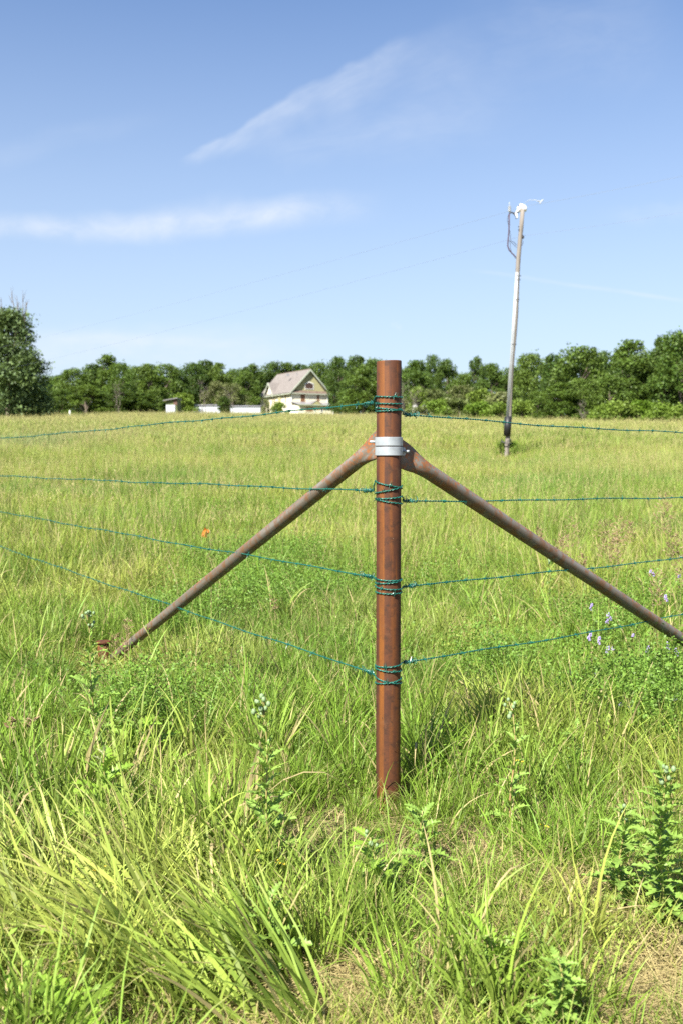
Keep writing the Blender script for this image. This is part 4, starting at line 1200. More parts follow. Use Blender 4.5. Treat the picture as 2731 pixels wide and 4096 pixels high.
def scatter(name, label, cat, sources, pts, rot, scl, idx, col):
    me = bpy.data.meshes.new(name); me.vertices.add(len(pts)); me.vertices.foreach_set('co', np.asarray(pts, np.float32).ravel())
    for nm, arr, ty, fld in (('rot', rot, 'FLOAT_VECTOR', 'vector'), ('scl', scl, 'FLOAT_VECTOR', 'vector'), ('col', col, 'FLOAT_VECTOR', 'vector')):
        a = me.attributes.new(nm, ty, 'POINT'); a.data.foreach_set(fld, np.asarray(arr, np.float32).ravel())
    a = me.attributes.new('idx', 'INT', 'POINT'); a.data.foreach_set('value', np.asarray(idx, np.int32))
    me.update(); ob = bpy.data.objects.new(name, me); COL.objects.link(ob); tag(ob, label, cat, kind='stuff')
    ng = bpy.data.node_groups.new(name, 'GeometryNodeTree'); N = ng.nodes; Lk = ng.links
    ng.interface.new_socket('Geometry', in_out='INPUT', socket_type='NodeSocketGeometry'); ng.interface.new_socket('Geometry', in_out='OUTPUT', socket_type='NodeSocketGeometry')
    gi = N.new('NodeGroupInput'); go = N.new('NodeGroupOutput'); jn = N.new('GeometryNodeJoinGeometry'); ip = N.new('GeometryNodeInstanceOnPoints')
    for s_ in reversed(sources):
        oi = N.new('GeometryNodeObjectInfo'); oi.inputs['Object'].default_value = s_; oi.inputs['As Instance'].default_value = True; Lk.new(oi.outputs['Geometry'], jn.inputs[0])
    def na(nm, ty):
        n_ = N.new('GeometryNodeInputNamedAttribute'); n_.data_type = ty; n_.inputs['Name'].default_value = nm; return n_.outputs['Attribute']
    e = N.new('FunctionNodeEulerToRotation'); Lk.new(na('rot', 'FLOAT_VECTOR'), e.inputs[0])
    Lk.new(gi.outputs[0], ip.inputs['Points']); Lk.new(jn.outputs[0], ip.inputs['Instance']); ip.inputs['Pick Instance'].default_value = True
    Lk.new(na('idx', 'INT'), ip.inputs['Instance Index']); Lk.new(e.outputs[0], ip.inputs['Rotation']); Lk.new(na('scl', 'FLOAT_VECTOR'), ip.inputs['Scale'])
    Lk.new(ip.outputs[0], go.inputs[0]); md = ob.modifiers.new('scatter', 'NODES'); md.node_group = ng
    return ob


rg = np.random.default_rng(99)


def field_points(y0, y1, dens, margin=1.14, extra=.7, fall=0.0):
    """random points in the visible fan between depths y0 and y1, dens per m2 (optionally falling with distance)"""
    area_w = lambda y: 2 * (.343 * y * margin + extra)
    n = int(dens * (area_w(y0) + area_w(y1)) / 2 * (y1 - y0))
    y = rg.uniform(y0, y1, int(n * 1.6)); keep = rg.random(len(y)) < area_w(y) / area_w(y1); y = y[keep][:n]
    if fall: k_ = rg.random(len(y)) < (y0 / y) ** fall; y = y[k_]
    x = rg.uniform(-1, 1, len(y)) * area_w(y) / 2
    return x, y


def gh(px, py): p_ = ground_hit(px, py); return p_.x, p_.y


G_FRESH = np.array([.155, .265, .032]); G_YEL = np.array([.30, .345, .072]); G_DEEP = np.array([.075, .162, .026]); G_PALE = np.array([.33, .36, .12]); G_TAN = np.array([.38, .33, .16]); G_BLUE = np.array([.16, .22, .13])


def gauss(x, y, cx, cy, rx, ry): return np.exp(-(((x - cx) / rx) ** 2 + ((y - cy) / ry) ** 2))


def lerp(a, b, t_): return a + (b - a) * np.clip(t_, 0, 1)[:, None]


PATCH = {k_: gh(*v_) for k_, v_ in dict(bare1=(1290, 3990), bare2=(930, 3180), bare3=(2350, 3560), bare4=(2560, 3960), deep1=(1230, 2560), deep2=(700, 2130), deep3=(2150, 2000), deep4=(1300, 2380), left=(300, 3800), yel1=(300, 3300), alf1=(1200, 2420), alf2=(2500, 2620), alf3=(1900, 2300), blue1=(120, 1790), blue2=(1860, 1800)).items()}


def colour(x, y):
    n = len(x); c = np.tile(G_FRESH, (n, 1))
    c = lerp(c, G_YEL, (vnoise(x, y, .7, 3) - .42) * 2.6)
    c = lerp(c, G_DEEP, (vnoise(x, y, .55 + .02 * 0, 4) - .62) * 2.6)
    mid = np.clip((y - 7) / 10, 0, 1)
    c = lerp(c, G_YEL * .95, mid * (vnoise(x * .45, y, 1.5, 5) - .30) * 1.8)
    c = lerp(c, G_DEEP * 1.3, mid * (vnoise(x * .4, y, 1.9, 6) - .56) * 3.4)
    fard = np.clip((y - 16) / 34, 0, 1)
    c = lerp(c, G_YEL * 1.02, fard * .6)
    c = lerp(c, G_PALE, fard * (vnoise(x * .4, y, 5, 7) - .38) * 2.2)
    c = lerp(c, G_FRESH * 1.0, fard * (vnoise(x * .35, y, 6.5, 8) - .45) * 3.0)
    c = lerp(c, G_FRESH * .9, fard * (vnoise(x * .4, y, 3.0, 18) - .60) * 3.2)
    c = lerp(c, G_PALE * 1.1, fard * (vnoise(x * .4, y, 2.2, 19) - .66) * 3.0)
    edge = np.clip((y - 60) / 60, 0, 1); c = lerp(c, G_TAN * .9, edge * (.05 + .38 * vnoise(x, y * .3, 12, 9)))
    px_, py_ = PATCH['blue1']; c = lerp(c, G_BLUE, gauss(x, y, px_, py_, 3.5, 7) * .6 * (vnoise(x, y, 1.2, 12) > .4))
    px_, py_ = PATCH['left']; c = lerp(c, np.array([.39, .45, .10]), gauss(x, y, px_, py_, .60, .55) * (.55 + .45 * vnoise(x, y, .18, 41)))
    px_, py_ = PATCH['deep1']; c = lerp(c, G_DEEP * 1.15, gauss(x, y, px_, py_, .8, 1.4) * .7)
    px_, py_ = PATCH['deep3']; c = lerp(c, G_DEEP * 1.5, gauss(x, y, px_, py_, 2.5, 3.0) * .7)
    return c * rg.uniform(.86, 1.14, (n, 1)) * (1 + rg.normal(0, .03, (n, 3)))


def bare_mask(x, y):
    b = np.zeros(len(x))
    for k_, r_ in (('bare1', (.32, .22)), ('bare2', (.20, .22)), ('bare3', (.12, .12)), ('bare4', (.15, .08))):
        cx, cy = PATCH[k_]; b = np.maximum(b, gauss(x, y, cx, cy, *r_))
    return b


def pts3(x, y): return np.stack([x, y, height(x, y) - .004], 1)


def rots(n, tilt=.12): return np.stack([rg.normal(0, tilt, n), rg.normal(0, tilt, n), rg.uniform(0, 6.283, n)], 1)


def scl(n, a, b, zmul=None):
    s_ = rg.uniform(a, b, n); z = s_ * (zmul if zmul is not None else 1); return np.stack([s_, s_, z], 1)


g_ = M['grass']
# --- near field
fine = [src(blades(46, .085, .10, .24, .002, .0045, .30, .7, 4, .10, rg), g_) for _ in range(6)]
mid_ = [src(blades(34, .075, .22, .42, .004, .0075, .22, .75, 6, .07, rg), g_) for _ in range(6)]
broad = [src(blades(20, .06, .28, .50, .007, .012, .20, .8, 7, .05, rg), g_) for _ in range(5)]
swept = [src(blades(24, .08, .28, .50, .009, .016, .22, .45, 7, .10, rg, bias=(-1.4, .1)), g_) for _ in range(4)]
sprig = [src(sprigs(9, .09, .14, .30, 16, .0085, rg), g_) for _ in range(4)]
heads = [src(seedheads(5, .08, .38, .60, rg, .007), g_) for _ in range(3)]
SRC = fine + mid_ + broad + swept + sprig + heads
o_f, o_m, o_b, o_s, o_p, o_h = np.cumsum([0, 6, 6, 5, 4, 4])
X_, I_, S_, T_ = [], [], [], []


def hf(x, y):
    """shorter growth where the photograph shows trodden or thin grass"""
    h = np.ones(len(x)); fx_ = foot.location.x + .12
    h = np.where((np.abs(x - fx_ * y / foot.location.y) < .33) & (y > 5.0) & (y < 6.45), .42, h)
    return np.where((np.abs(x - base.x * y / base.y) < .5) & (y > PD - 7) & (y < PD + .5), .45, h)


def add(x, y, idx, sc, tilt=.1, rz=None):
    n = len(x); sc = sc.copy(); sc[:, 2] *= hf(x, y); X_.append(np.stack([x, y], 1)); I_.append(idx); S_.append(sc); r_ = rots(n, tilt)
    if rz is not None: r_[:, 2] = rz + rg.normal(0, .35, n)
    T_.append(r_)


x, y = field_points(1.7, 9.5, 105); k_ = rg.random(len(x)) > bare_mask(x, y) * 1.1; x, y = x[k_], y[k_]
near_post = np.hypot(x - PX, y - PYY) < R + .02
x, y = x[~near_post], y[~near_post]
fz = np.where((y < 3.5) & (x > -.45), .72, 1) * np.where((np.abs(x - PX * y / PYY) < .13) & (y < PYY) & (y > 3.0), .42, 1)
add(x, y, o_f + rg.integers(0, 6, len(x)), scl(len(x), .8, 1.3) * np.stack([np.ones(len(x))] * 2 + [fz], 1))
x, y = field_points(1.7, 9.5, 34); k_ = (rg.random(len(x)) > bare_mask(x, y) * 1.3) & (rg.random(len(x)) < .25 + 1.1 * vnoise(x, y, .5, 21)) & (np.hypot(x - PX, y - PYY) > R + .05)
front_post = (np.abs(x - PX * y / PYY) < .22) & (y < PYY) & (y > 2.7)
k_ &= ~(front_post & (rg.random(len(x)) < .8)); k_ &= ~((y < 3.5) & (x > -.45) & (rg.random(len(x)) < .25)); k_ &= ~((y < 3.1) & (x < -.3) & (rg.random(len(x)) < .75)); k_ &= ~((np.hypot(x - foot.location.x * y / foot.location.y, (y - 5.75) * .3) < .16) & (y < 6.4)); x, y = x[k_], y[k_]
add(x, y, o_m + rg.integers(0, 6, len(x)), scl(len(x), .7, 1.15) * np.stack([np.ones(len(x))] * 2 + [(.6 + .6 * vnoise(x, y, .8, 22)) * np.where((y < 3.5) & (x > -.45), .6, 1)], 1), .14)
BARE0 = gauss
x, y = field_points(1.7, 9.0, 16); k_ = (rg.random(len(x)) > bare_mask(x, y) * 1.6) & (vnoise(x, y, .6, 23) > .52) & (np.hypot(x - PX, y - PYY) > R + .07)
front_post = (np.abs(x - PX * y / PYY) < .25) & (y < PYY) & (y > 2.5)
k_ &= ~front_post; k_ &= ~((y < 3.5) & (x > -.45) & (rg.random(len(x)) < .7)); x, y = x[k_], y[k_]
add(x, y, o_b + rg.integers(0, 5, len(x)), scl(len(x), .75, 1.15), .14)
# big yellow tufts swept over at lower left, tufts beside the post
def cluster(px, py, rx, ry, n, kind, k0, a, b, rz=None, tilt=.12):
    cx, cy = gh(px, py); x = cx + rg.normal(0, rx, n); y = cy + rg.normal(0, ry, n); add(x, y, kind + rg.integers(0, k0, n), scl(n, a, b), tilt, rz)
cluster(430, 3950, .28, .18, 15, o_s, 4, .7, 1.05, 0.0)
cluster(200, 3600, .22, .2, 8, o_s, 4, .6, .9, -.1)
cluster(350, 3750, .36, .25, 26, o_b, 5, .5, .85)
cluster(500, 3700, .42, .28, 45, o_m, 6, .7, 1.1)
cluster(760, 3700, .10, .10, 7, o_s, 4, .6, .9, 0.0)
cluster(880, 3980, .07, .10, 9, o_s, 4, .75, 1.0, 0.0)
cluster(150, 3700, .20, .16, 8, o_s, 4, .8, 1.2, -.2)
cluster(100, 3300, .18, .12, 16, o_b, 5, .9, 1.2)
cluster(860, 3450, .08, .08, 8, o_b, 5, .8, 1.15)
cluster(1350, 3080, .12, .16, 14, o_b, 5, .7, 1.0)
cluster(1230, 2950, .22, .22, 20, o_m, 6, .9, 1.25)
cluster(1760, 3130, .11, .13, 14, o_b, 5, .7, 1.0)
cluster(1680, 3010, .05, .10, 8, o_m, 6, .9, 1.2)
cluster(2050, 3000, .20, .2, 16, o_b, 5, .8, 1.15)
cluster(1430, 3280, .04, .04, 5, o_m, 6, .4, .55)
cluster(1530, 3350, .05, .02, 3, o_m, 6, .22, .32)
cluster(1660, 3300, .04, .03, 5, o_m, 6, .4, .6)
cluster(2000, 4050, .15, .08, 10, o_b, 5, .6, .9)
cluster(1400, 3800, .3, .04, 8, o_m, 6, .5, .8)
x, y = field_points(1.8, 9.0, 10); k_ = (rg.random(len(x)) > bare_mask(x, y) * 1.3) & (vnoise(x, y, .7, 24) > .5) & ((y > 2.95) | (rg.random(len(x)) < .12)); x, y = x[k_], y[k_]
add(x, y, o_p + rg.integers(0, 4, len(x)), scl(len(x), .8, 1.3))
x, y = field_points(4.3, 12, 2.2); add(x, y, o_h + rg.integers(0, 3, len(x)), scl(len(x), .8, 1.15))
xy = np.concatenate(X_); scatter('meadow_grass', 'green and yellow-green grass growing thickly around the post', 'grass', SRC, pts3(xy[:, 0], xy[:, 1]), np.concatenate(T_), np.concatenate(S_), np.concatenate(I_), colour(xy[:, 0], xy[:, 1]))

# --- straw litter and dead stalks lying on the soil
def litter(n, Rc, rng):
    V, Fc, A_ = blades(n, Rc, .10, .28, .0018, .004, .10, .15, 4, 1.0, rng, drop=0)
    # lay them down
    nb = n; vv = V.reshape(nb, -1, 3).copy(); b0 = vv[:, :1].copy(); rel = vv - b0
    z = rel[:, :, 2].copy(); ph = rng.uniform(0, 6.283, nb)[:, None]
    tilt = rng.uniform(.0, .16, nb)[:, None]
    nx_ = z * np.cos(ph) + rel[:, :, 0]; ny_ = z * np.sin(ph) + rel[:, :, 1]
    vv[:, :, 0] = b0[:, :, 0] + nx_; vv[:, :, 1] = b0[:, :, 1] + ny_; vv[:, :, 2] = .006 + z * tilt + rng.uniform(0, .02, nb)[:, None]
    A_[:, 2] = np.repeat(rng.uniform(.8, 1, nb), V.shape[0] // nb); return vv.reshape(-1, 3), Fc, A_


lit = [src(litter(42, .13, rg), g_) for _ in range(4)]
x, y = field_points(1.6, 9, 26)
xs_, ys_ = [x], [y]
for k2, n2 in (('bare1', 70), ('bare2', 45), ('bare3', 30), ('bare4', 50)):
    cx, cy = PATCH[k2]; xs_.append(cx + rg.normal(0, .22, n2)); ys_.append(cy + rg.normal(0, .16, n2))
x = np.concatenate(xs_); y = np.concatenate(ys_)
scatter('straw_litter', 'dry beige straw lying flat on the soil under the grass', 'straw', lit, pts3(x, y), rots(len(x), .06), scl(len(x), .8, 1.2), rg.integers(0, 4, len(x)), colour(x, y))

# --- middle field
mg = [src(blades(60, .24, .20, .42, .005, .010, .30, .7, 4, .08, rg), g_) for _ in range(6)] + \
     [src(blades(34, .20, .40, .62, .004, .007, .16, .45, 4, .12, rg), g_) for _ in range(3)] + \
     [src(sprigs(20, .22, .22, .42, 24, .0095, rg), g_) for _ in range(3)] + \
     [src(seedheads(7, .22, .48, .75, rg, .014, .003, 8), g_) for _ in range(3)]
x, y = field_points(8.5, 42, 17); sc_ = scl(len(x), .75, 1.25, (.45 + .8 * vnoise(x, y, 1.1, 30)) * rg.uniform(.7, 1.3, len(x)))
sc_[:, 2] *= hf(x, y)
idx = np.where(rg.random(len(x)) < .72, rg.integers(0, 6, len(x)), rg.integers(6, 9, len(x)))
spm = (vnoise(x, y * .5, 1.6, 31) > .66) & (rg.random(len(x)) < .6); idx = np.where(spm, rg.integers(9, 12, len(x)), idx)
hd = rg.random(len(x)) < np.clip((y - 8) / 40, .05, .18); idx = np.where(hd, rg.integers(12, 15, len(x)), idx)
scatter('field_grass', 'lush green field grass sloping up behind the post', 'grass', mg, pts3(x, y), rots(len(x), .10), sc_, idx, colour(x, y))

# --- far field
fgr = [src(blades(110, .85, .25, .50, .018, .030, .30, .55, 3, .10, rg), g_) for _ in range(5)] + \
      [src(seedheads(30, .85, .40, .72, rg, .040, .010, 5, .05, .5), g_) for _ in range(3)]
x, y = field_points(38, 130, 2.9); idx = np.where(rg.random(len(x)) < np.clip(.06 + (y - 38) / 260, 0, .34), rg.integers(5, 8, len(x)), rg.integers(0, 5, len(x)))
x2, y2 = field_points(130, 240, .55); x = np.r_[x, x2]; y = np.r_[y, y2]; idx = np.r_[idx, rg.integers(0, 5, len(x2))]
scatter('distant_grass', 'yellow-green and tan grass at the top of the field', 'grass', fgr, pts3(x, y), rots(len(x), .05), scl(len(x), .9, 1.3, .8 + .5 * rg.random(len(x))), idx, colour(x, y))

# --- alfalfa patches
alf = [src(sprigs(16, .14, .25, .45, 36, .0078, rg), M['alfalfa']) for _ in range(4)]
xs_, ys_ = [], []
for (px, py, rx, ry, n2) in ((1200, 2450, .35, .6, 36), (1080, 2330, .35, .7, 50), (2480, 2620, .45, .6, 18), (1830, 2330, .45, .8, 20), (2650, 2900, .22, .3, 30), (1000, 2300, .4, .5, 20), (780, 2100, .9, 1.4, 30), (2620, 2500, .3, .5, 14), (750, 2560, .15, .25, 10), (1950, 2760, .2, .2, 12), (700, 2950, .3, .2, 12)):
    cx, cy = gh(px, py); xs_.append(cx + rg.normal(0, rx, n2)); ys_.append(cy + rg.normal(0, ry, n2))
x = np.concatenate(xs_); y = np.concatenate(ys_)
scatter('alfalfa_cover', 'dark green small-leaved alfalfa patches among the grass', 'alfalfa', alf, pts3(x, y), rots(len(x), .12), scl(len(x), .8, 1.3), rg.integers(0, 4, len(x)), colour(x, y))


# ------------------------------------------------------------------ individual weeds
def lobed_leaf(L, Wl, lobes, seed, curl=.35):
    """toothed thistle leaf along +x, folded along the midrib"""
    rr = random.Random(seed); V = []; Fc = []; A_ = []; n = lobes * 2
    for i in range(n + 1):
        t_ = i / n; w = Wl * math.sin(math.pi * min(1, .12 + t_ * .88)) ** .7 * (1.0 if i % 2 else .42) * rr.uniform(.8, 1.15)
        if i == n: w = .0005
        x_ = L * t_; z_ = curl * L * (t_ * .9 - 1.25 * t_ * t_); push = .35 * w if i % 2 else 0
        tw = rr.uniform(-.25, .25) * w
        V += [(x_ + push, w, z_ + w * .35 + tw), (x_, 0, z_), (x_ + push, -w, z_ + w * .35 - tw)]
        r_ = rr.random(); A_ += [(r_, 1, 0), (r_, .2, 0), (r_, 1, 0)]
        if i: a = (i - 1) * 3; Fc += [(a, a + 3, a + 4, a + 1), (a + 1, a + 4, a + 5, a + 2)]
    return V, Fc, A_


LEAFM = {}
for nm, args, mt in (('t0', (.10, .022, 6, 1), 'thistle'), ('t1', (.12, .026, 7, 2), 'thistle'), ('t2', (.085, .018, 5, 3), 'thistle'), ('b0', (.17, .036, 7, 4), 'rosette'), ('b1', (.20, .042, 8, 5), 'rosette'), ('p0', (.07, .012, 4, 6), 'paletip'),
                     ('s0', (.06, .008, 2, 7), 'thistle'), ('s1', (.05, .009, 2, 8), 'rosette')):
    V, Fc, A_ = lobed_leaf(*args); o = mesh_obj('leaf', V, Fc, M[mt], 'unlinked', False, A_); LEAFM[nm] = o.data


def weed(name, loc, h, leaves, nl, label, cat, group, stem='stem', buds=0, seed=0, lsc=1.0, up=.6, lean=(0, 0), tip=None, rz=0.0, budr=.007):
    rr = random.Random(seed); o = empty(name, loc, label, cat, group, rz)
    L = Vector((lean[0], lean[1], 0)) * h; pt_ = lambda f: L * f * f + Vector((.008 * math.sin(f * 7 + seed), .006 * math.cos(f * 5), h * f))
    mb = MB(); mb.tube([Vector((0, 0, -.03))] + [pt_(i / 8) for i in range(1, 9)], [.0045 - .0028 * i / 8 for i in range(9)], 6); mb.build('stem', M[stem], o, True)
    for i in range(nl):
        f = (i + .5) / nl * .97; a = i * 2.4 + rr.uniform(-.3, .3); s_ = lsc * (1.15 - .65 * f) * rr.uniform(.8, 1.15)
        l_ = bpy.data.objects.new('leaf', LEAFM[rr.choice(leaves if not tip or f < .8 else tip)]); COL.objects.link(l_); l_.parent = o
        l_.location = pt_(f); l_.rotation_euler = (rr.uniform(-.4, .4), -(up * .4 + up * f + rr.uniform(-.25, .25)), a); l_.scale = (s_,) * 3
    if buds:
        for i in range(buds):
            a = rr.uniform(0, 6.28); e = pt_(1) + Vector((.022 * math.cos(a) * rr.uniform(.2, 1.2), .022 * math.sin(a) * rr.uniform(.2, 1.2), rr.uniform(-.045, .018))); r_ = budr * rr.uniform(.7, 1.15)
            mb = MB(); mb.sphere(e, r_, 8, 5, (1, 1, 1.25)); b_ = mb.build('bud', M['bud'], o, True)
            m2 = MB(); m2.tube([pt_(.92), e], .0014, 4, False); m2.build('stalk', M['stem'], b_)
    return o


def wp(px, py): return ground_hit(px, py)


weed('thistle', wp(392, 3110), .66, ['t0', 't1', 't2'], 46, 'tall thistle with a cluster of pale buds, left of the brace foot', 'thistle', 'thistles', buds=16, seed=1, lean=(-.06, 0))
weed('thistle', wp(1085, 3560), .56, ['t0', 't1', 't2'], 42, 'thistle with round pale buds between the left brace and the post', 'thistle', 'thistles', buds=10, seed=2, lean=(-.05, 0))
weed('thistle', wp(2045, 3360), .46, ['t0', 't2'], 30, 'thin thistle with reddish stem right of the post', 'thistle', 'thistles', 'redstem', 7, 3, .9)
weed('thistle', wp(1490, 3640), .21, ['b0', 't0', 't1'], 24, 'bushy thistle with broad toothed leaves in front of the post', 'thistle', 'thistles', buds=5, seed=4, lsc=.85, up=.5)
weed('thistle', wp(430, 3400), .34, ['t0', 'b0'], 24, 'thistle with bleached white leaf tips at the left', 'thistle', 'thistles', buds=0, seed=5, tip=['p0'])
weed('thistle', wp(1800, 3120), .13, ['b0', 'b1'], 9, 'low rosette with broad pale leaves just right of the post', 'thistle', 'thistles', seed=6, lsc=1.0, up=.4)
weed('thistle', wp(2640, 3720), .44, ['t0', 't1', 't2'], 90, 'dense bushy thistle at the right edge of the view', 'thistle', 'thistles', buds=8, seed=7, lsc=.95, up=.45)
weed('thistle', wp(2480, 3650), .30, ['t0', 't1', 't2'], 56, 'shorter thistle just left of the dense one at the right edge', 'thistle', 'thistles', buds=4, seed=8, lsc=.85, up=.45)
weed('thistle', wp(2230, 4200), .20, ['t0', 't2'], 50, 'leafy thistle at the bottom of the view, right of centre', 'thistle', 'thistles', buds=0, seed=9, lsc=.85, up=.45)
weed('thistle', wp(1950, 4050), .18, ['b0', 't1'], 16, 'small thistle rosette at the bottom centre-right', 'thistle', 'thistles', seed=10, lsc=.8)
weed('thistle', wp(250, 4250), .12, ['b1', 'b0'], 10, 'thistle rosette at the bottom left corner', 'thistle', 'thistles', seed=11)
weed('thistle', wp(1090, 3900), .20, ['t1', 't0'], 18, 'small thistle at the left edge of the bare straw patch', 'thistle', 'thistles', seed=12, lsc=.9)
weed('thistle', wp(560, 3100), .20, ['t0', 't1', 'b0'], 28, 'spreading low thistle right of the tall budded one', 'thistle', 'thistles', seed=13, lsc=1.2, up=.4)
weed('thistle', wp(2195, 2480), .48, ['t0', 't2'], 26, 'distant pale-budded thistle behind the right brace', 'thistle', 'thistles', buds=14, seed=14, budr=.010)
weed('leafy_weed', wp(655, 2830), .44, ['s0', 's1'], 70, 'leafy green weed in front of the lower left brace', 'weed', 'leafy weeds by the left brace', seed=15, lsc=.95, up=.9, lean=(-.25, 0))
weed('leafy_weed', wp(800, 2660), .36, ['s0', 's1'], 50, 'leafy green weed behind the lower left brace', 'weed', 'leafy weeds by the left brace', seed=16, lsc=.9, up=.9, lean=(-.1, 0))
weed('leafy_weed', wp(975, 2820), .30, ['s1', 's0'], 34, 'weed with a pale yellow tip right of the brace foot', 'weed', 'leafy weeds by the left brace', seed=17, lsc=.8, up=1.0, tip=['p0'])
weed('leafy_weed', wp(1690, 3500), .20, ['t0', 't1'], 18, 'small toothed weed in the grass right of the post foot', 'weed', 'small toothed weeds in the near grass', seed=18, lsc=.9)
weed('leafy_weed', wp(2300, 3160), .26, ['t0', 's0'], 26, 'toothed weed standing under the right brace end', 'weed', 'small toothed weeds in the near grass', seed=19, lsc=1.0)
weed('leafy_weed', wp(120, 3050), .24, ['t0', 's0'], 22, 'small toothed weed near the left edge of the view', 'weed', 'small toothed weeds in the near grass', seed=20)

# flowering alfalfa
FLW = []
for q_ in range(3):
    rr = random.Random(q_); mb = MB()
    for i in range(16):
        a = rr.uniform(0, 6.28); z = rr.uniform(0, .020); r_ = .0075 * (1 - z / .035)
        mb.sphere((r_ * math.cos(a), r_ * math.sin(a), z), .0034, 4, 3, (1, 1, 1.2))
    o = mb.build('flower', M['purple'], 'unlinked'); FLW.append(o.data)
AL = [(2360, 2545), (2395, 2560), (2430, 2600), (2375, 2705), (2450, 2600), (2530, 2545), (2590, 2600), (2590, 2598), (2670, 2580), (2700, 2605), (2480, 2825), (2520, 2828), (2365, 2425), (2430, 2465), (2600, 2290), (2660, 2390), (2715, 2310), (2700, 2800)]
for i, (px, py) in enumerate(AL):
    rr = random.Random(i + 50); D = 4.6 + (2830 - py) / 700 * 3.2 + rr.uniform(-.15, .15); p_ = at(px, py, D); g = gz(p_.x, D); h = max(.12, p_.z - g)
    o = empty('alfalfa_plant', (p_.x, D, g), 'slender alfalfa plant with a small purple flower head near the right brace', 'flower', 'purple-flowered alfalfa plants under the right brace')
    mb = MB(); mb.tube([(0, 0, -.02), (.01, 0, h * .5), (0, 0, h)], [.002, .0016, .001], 4); mb.build('stem', M['stem'], o)
    C = []
    for k2 in range(34): z = h * rr.uniform(.35, .97); C.append((rr.gauss(0, .022), rr.gauss(0, .022), z))
    V, Fc, A_ = leaf_cards(np.array(C), .010, np.random.default_rng(i), .4); A_[:, 2] = 0; lv = mesh_obj('foliage', V, Fc, M['alfalfa'], o, attr=A_)
    for k2 in range(rr.choice((1, 1, 2, 3))):
        f = bpy.data.objects.new('flower', FLW[k2]); COL.objects.link(f); f.parent = o; f.location = (rr.uniform(-.02, .02) * (k2 > 0), 0, h - .004 - .02 * k2); f.scale = (rr.uniform(.9, 1.3),) * 3

# brown brome seed heads, right
def brome(px, py, D, hd, label, seed, mt='seed', lean=0.0, droop=0.0, cat='grass stalk', grp='brown brome stalks behind the right brace', dens=1.0):
    rr = random.Random(seed); p_ = at(px, py, D); bx = p_.x - lean * .5; g = gz(bx, D); h = p_.z - g
    o = empty('seed_stalk', (bx, D, g), label, cat, grp); dx = p_.x - bx
    q_ = lambda f: Vector((dx * f ** 2 + droop * max(0, f - .8) ** 1.5 * 2, 0, h * f - abs(droop) * max(0, f - .85) * .9))
    mb = MB(); mb.tube([Vector((0, 0, -.02))] + [q_(i / 9) for i in range(1, 10)], [.0022 - .0015 * i / 9 for i in range(10)], 4); mb.build('stalk', M['straw' if mt == 'straw' else 'stem'], o)
    V = []; Fc = []; A_ = []
    n = int(64 * dens)
    for i in range(n):
        f = 1 - hd / h * (rr.random() ** .8); b = q_(f); a = rr.uniform(0, 6.28); L = rr.uniform(.2, 1) * hd * .28 * (1.0 if f < .97 else .3)
        side = Vector((math.cos(a), math.sin(a) * .7, rr.uniform(.3, .9))).normalized(); c = b + side * L; ax = (side + Vector((rr.uniform(-.3, .3), 0, rr.uniform(-.3, .5)))).normalized(); sl_ = rr.uniform(.010, .016)
        w_ = ax.cross(Vector((rr.uniform(-1, 1), rr.uniform(-1, 1), rr.uniform(-1, 1)))).normalized() * .0034; w2 = ax.cross(w_).normalized() * .0024
        k2 = len(V); V += [c - ax * sl_, c + w_, c + w2, c - w_, c - w2, c + ax * sl_ * 1.2]; r_ = rr.random(); A_ += [(r_, 1, rr.uniform(0, .8))] * 6
        for j in range(4): Fc += [(k2, k2 + 1 + j, k2 + 1 + (j + 1) % 4), (k2 + 5, k2 + 1 + (j + 1) % 4, k2 + 1 + j)]
        V += [b, b + Vector((.0005, 0, .0008)), c - ax * sl_ * .5]; A_ += [(r_, 1, .8)] * 3; Fc.append((k2 + 6, k2 + 7, k2 + 8))
    mesh_obj('panicle', V, Fc, M['seed'], o, attr=A_); return o


BR = [(2282, 2062, 7.0, .26, 0, 'brown seed stalk, tallest of the left trio above the right brace'), (2252, 2132, 6.9, .18, 0, 'brown seed stalk just left of the tallest in the left trio'), (2236, 2160, 6.8, .16, 0, 'outermost left brown seed stalk above the right brace'),
      (2412, 2076, 6.6, .30, -.1, 'dense brown seed stalk, left one of the central bunch'), (2440, 2095, 6.7, .24, -.05, 'brown seed stalk inside the central bunch'), (2482, 2066, 6.8, .22, .05, 'brown seed stalk, right one of the central bunch'), (2460, 2150, 6.5, .22, 0, 'brown seed stalk in front of the central bunch'),
      (2518, 2085, 7.1, .16, .05, 'small brown seed stalk right of the central bunch'), (2655, 1978, 6.4, .26, .05, 'highest brown seed stalk, right of the central bunch'), (2680, 2115, 6.6, .20, -.02, 'brown seed stalk near the right edge, upper one'), (2708, 2130, 6.7, .18, .03, 'brown seed stalk at the right edge'),
      (2622, 2285, 5.6, .20, -.04, 'brown seed stalk below the others, above the brace end'), (2728, 2225, 5.8, .2, .03, 'brown seed stalk cut by the right edge of the view'), (2150, 2110, 7.6, .12, -.1, 'pale seed stalk rising from the middle of the right brace'), (2330, 2220, 6.5, .13, .02, 'small brown seed stalk touching the right brace')]
for i, (px, py, D, hd, ln, lab) in enumerate(BR): brome(px, py, D, hd, lab, i, lean=ln, dens=1.4 if 'dense' in lab or 'highest' in lab else 1.0)
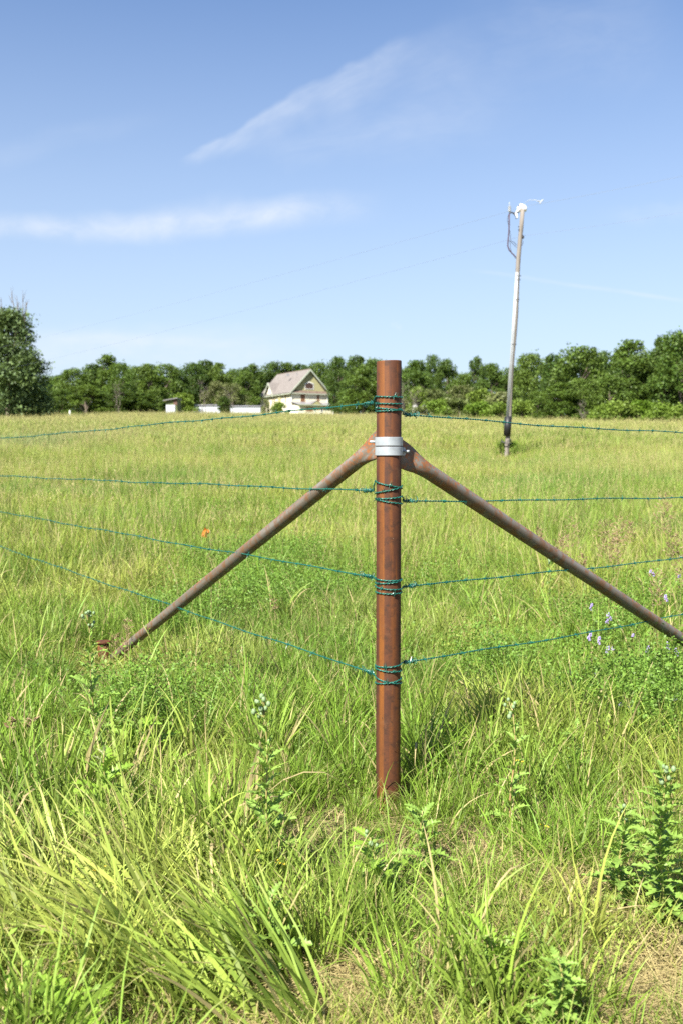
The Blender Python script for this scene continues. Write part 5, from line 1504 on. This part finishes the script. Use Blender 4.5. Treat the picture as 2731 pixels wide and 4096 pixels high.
for i, (px, py, D, hd, dr, lab) in enumerate(((515, 2470, 5.9, .12, -.1, 'pale dry stalk in front of the left brace foot, taller one'), (500, 2540, 5.8, .10, .1, 'pale dry stalk in front of the left brace foot, drooping one'), (462, 2530, 5.9, .10, -.05, 'thin dry stalk between the capped pipe and the brace foot'),
                                        (40, 2850, 3.9, .07, .2, 'pale drooping seed stalk at the left edge, outer one'), (118, 2845, 3.9, .07, .2, 'pale drooping seed stalk at the left edge, inner one'), (430, 3300, 2.9, .08, -.25, 'pale drooping dry stalk in the lower left grass'), (845, 2290, 6.6, .10, .15, 'pale grass head crossing the middle of the left brace'),
                                        (1100, 2390, 7.0, .1, -.1, 'thin pale seed stalk left of the post at mid height'))):
    brome(px, py, D, hd, lab, 70 + i, 'straw', droop=dr, grp='pale dry seed stalks on the left', dens=.45)

# little yellow flowers
for i, (px, py, D, lab) in enumerate(((1045, 3400, 2.9, 'small yellow flower left of the post foot, upper one'), (1130, 3450, 2.85, 'small yellow flower cluster left of the post foot, lower one'), (2175, 3320, 3.3, 'small yellow flower in the grass right of the post foot'), (2085, 3040, 3.7, 'small yellow petal among dry stalks right of the post'), (400, 3475, 2.8, 'small yellow flower in the left grass'))):
    p_ = at(px, py, D); g = gz(p_.x, D); h = max(.05, p_.z - g); rr = random.Random(i); o = empty('yellow_flower', (p_.x, D, g), lab, 'flower', 'small yellow flowers in the near grass')
    mb = MB(); mb.tube([(0, 0, -.02), (0, 0, h)], .0012, 4); mb.build('stem', M['stem'], o)
    for k2 in range(5 if 'cluster' in lab else 3):
        c = Vector((rr.uniform(-.018, .018), rr.uniform(-.01, .01), h + rr.uniform(-.008, .008))); mb = MB(); mb.sphere(c, .0055, 6, 4, (1.3, .8, .6)); mb.build('petal', M['yellow'], o, True)

# orange marker flag (crop scale 13.07, offset 760,2060)
fg = ground_hit(822, 2225); D = fg.y; qf = lambda x, y, dy=0: at(760 + x / 13.07, 2060 + y / 13.07, D + dy)
o = empty('marker_flag', fg, 'crumpled orange plastic marker flag in the field left of the brace', 'marker flag')
loc = Vector(fg)
mb = MB(); mb.tube([Vector((0, 0, -.1)), qf(885, 660) - loc], .0025, 5); mb.build('wire_stake', M['darkmetal'], o)
V = [qf(770, 630, -.02), qf(890, 760, 0), qf(860, 1190, -.05), qf(600, 1120, -.08), qf(720, 830, .03), qf(780, 980, -.06), qf(900, 740, 0), qf(1050, 830, -.04), qf(1000, 990, .02), qf(890, 1010, 0)]
V = [v - loc for v in V]
fl = mesh_obj('flag', V, [(0, 1, 5, 4), (4, 5, 2, 3), (1, 9, 2, 5), (6, 7, 8, 9)], M['orange'], o, attr=[(.5, 1, 0)] * len(V))
sm = fl.modifiers.new('thickness', 'SOLIDIFY'); sm.thickness = .0015
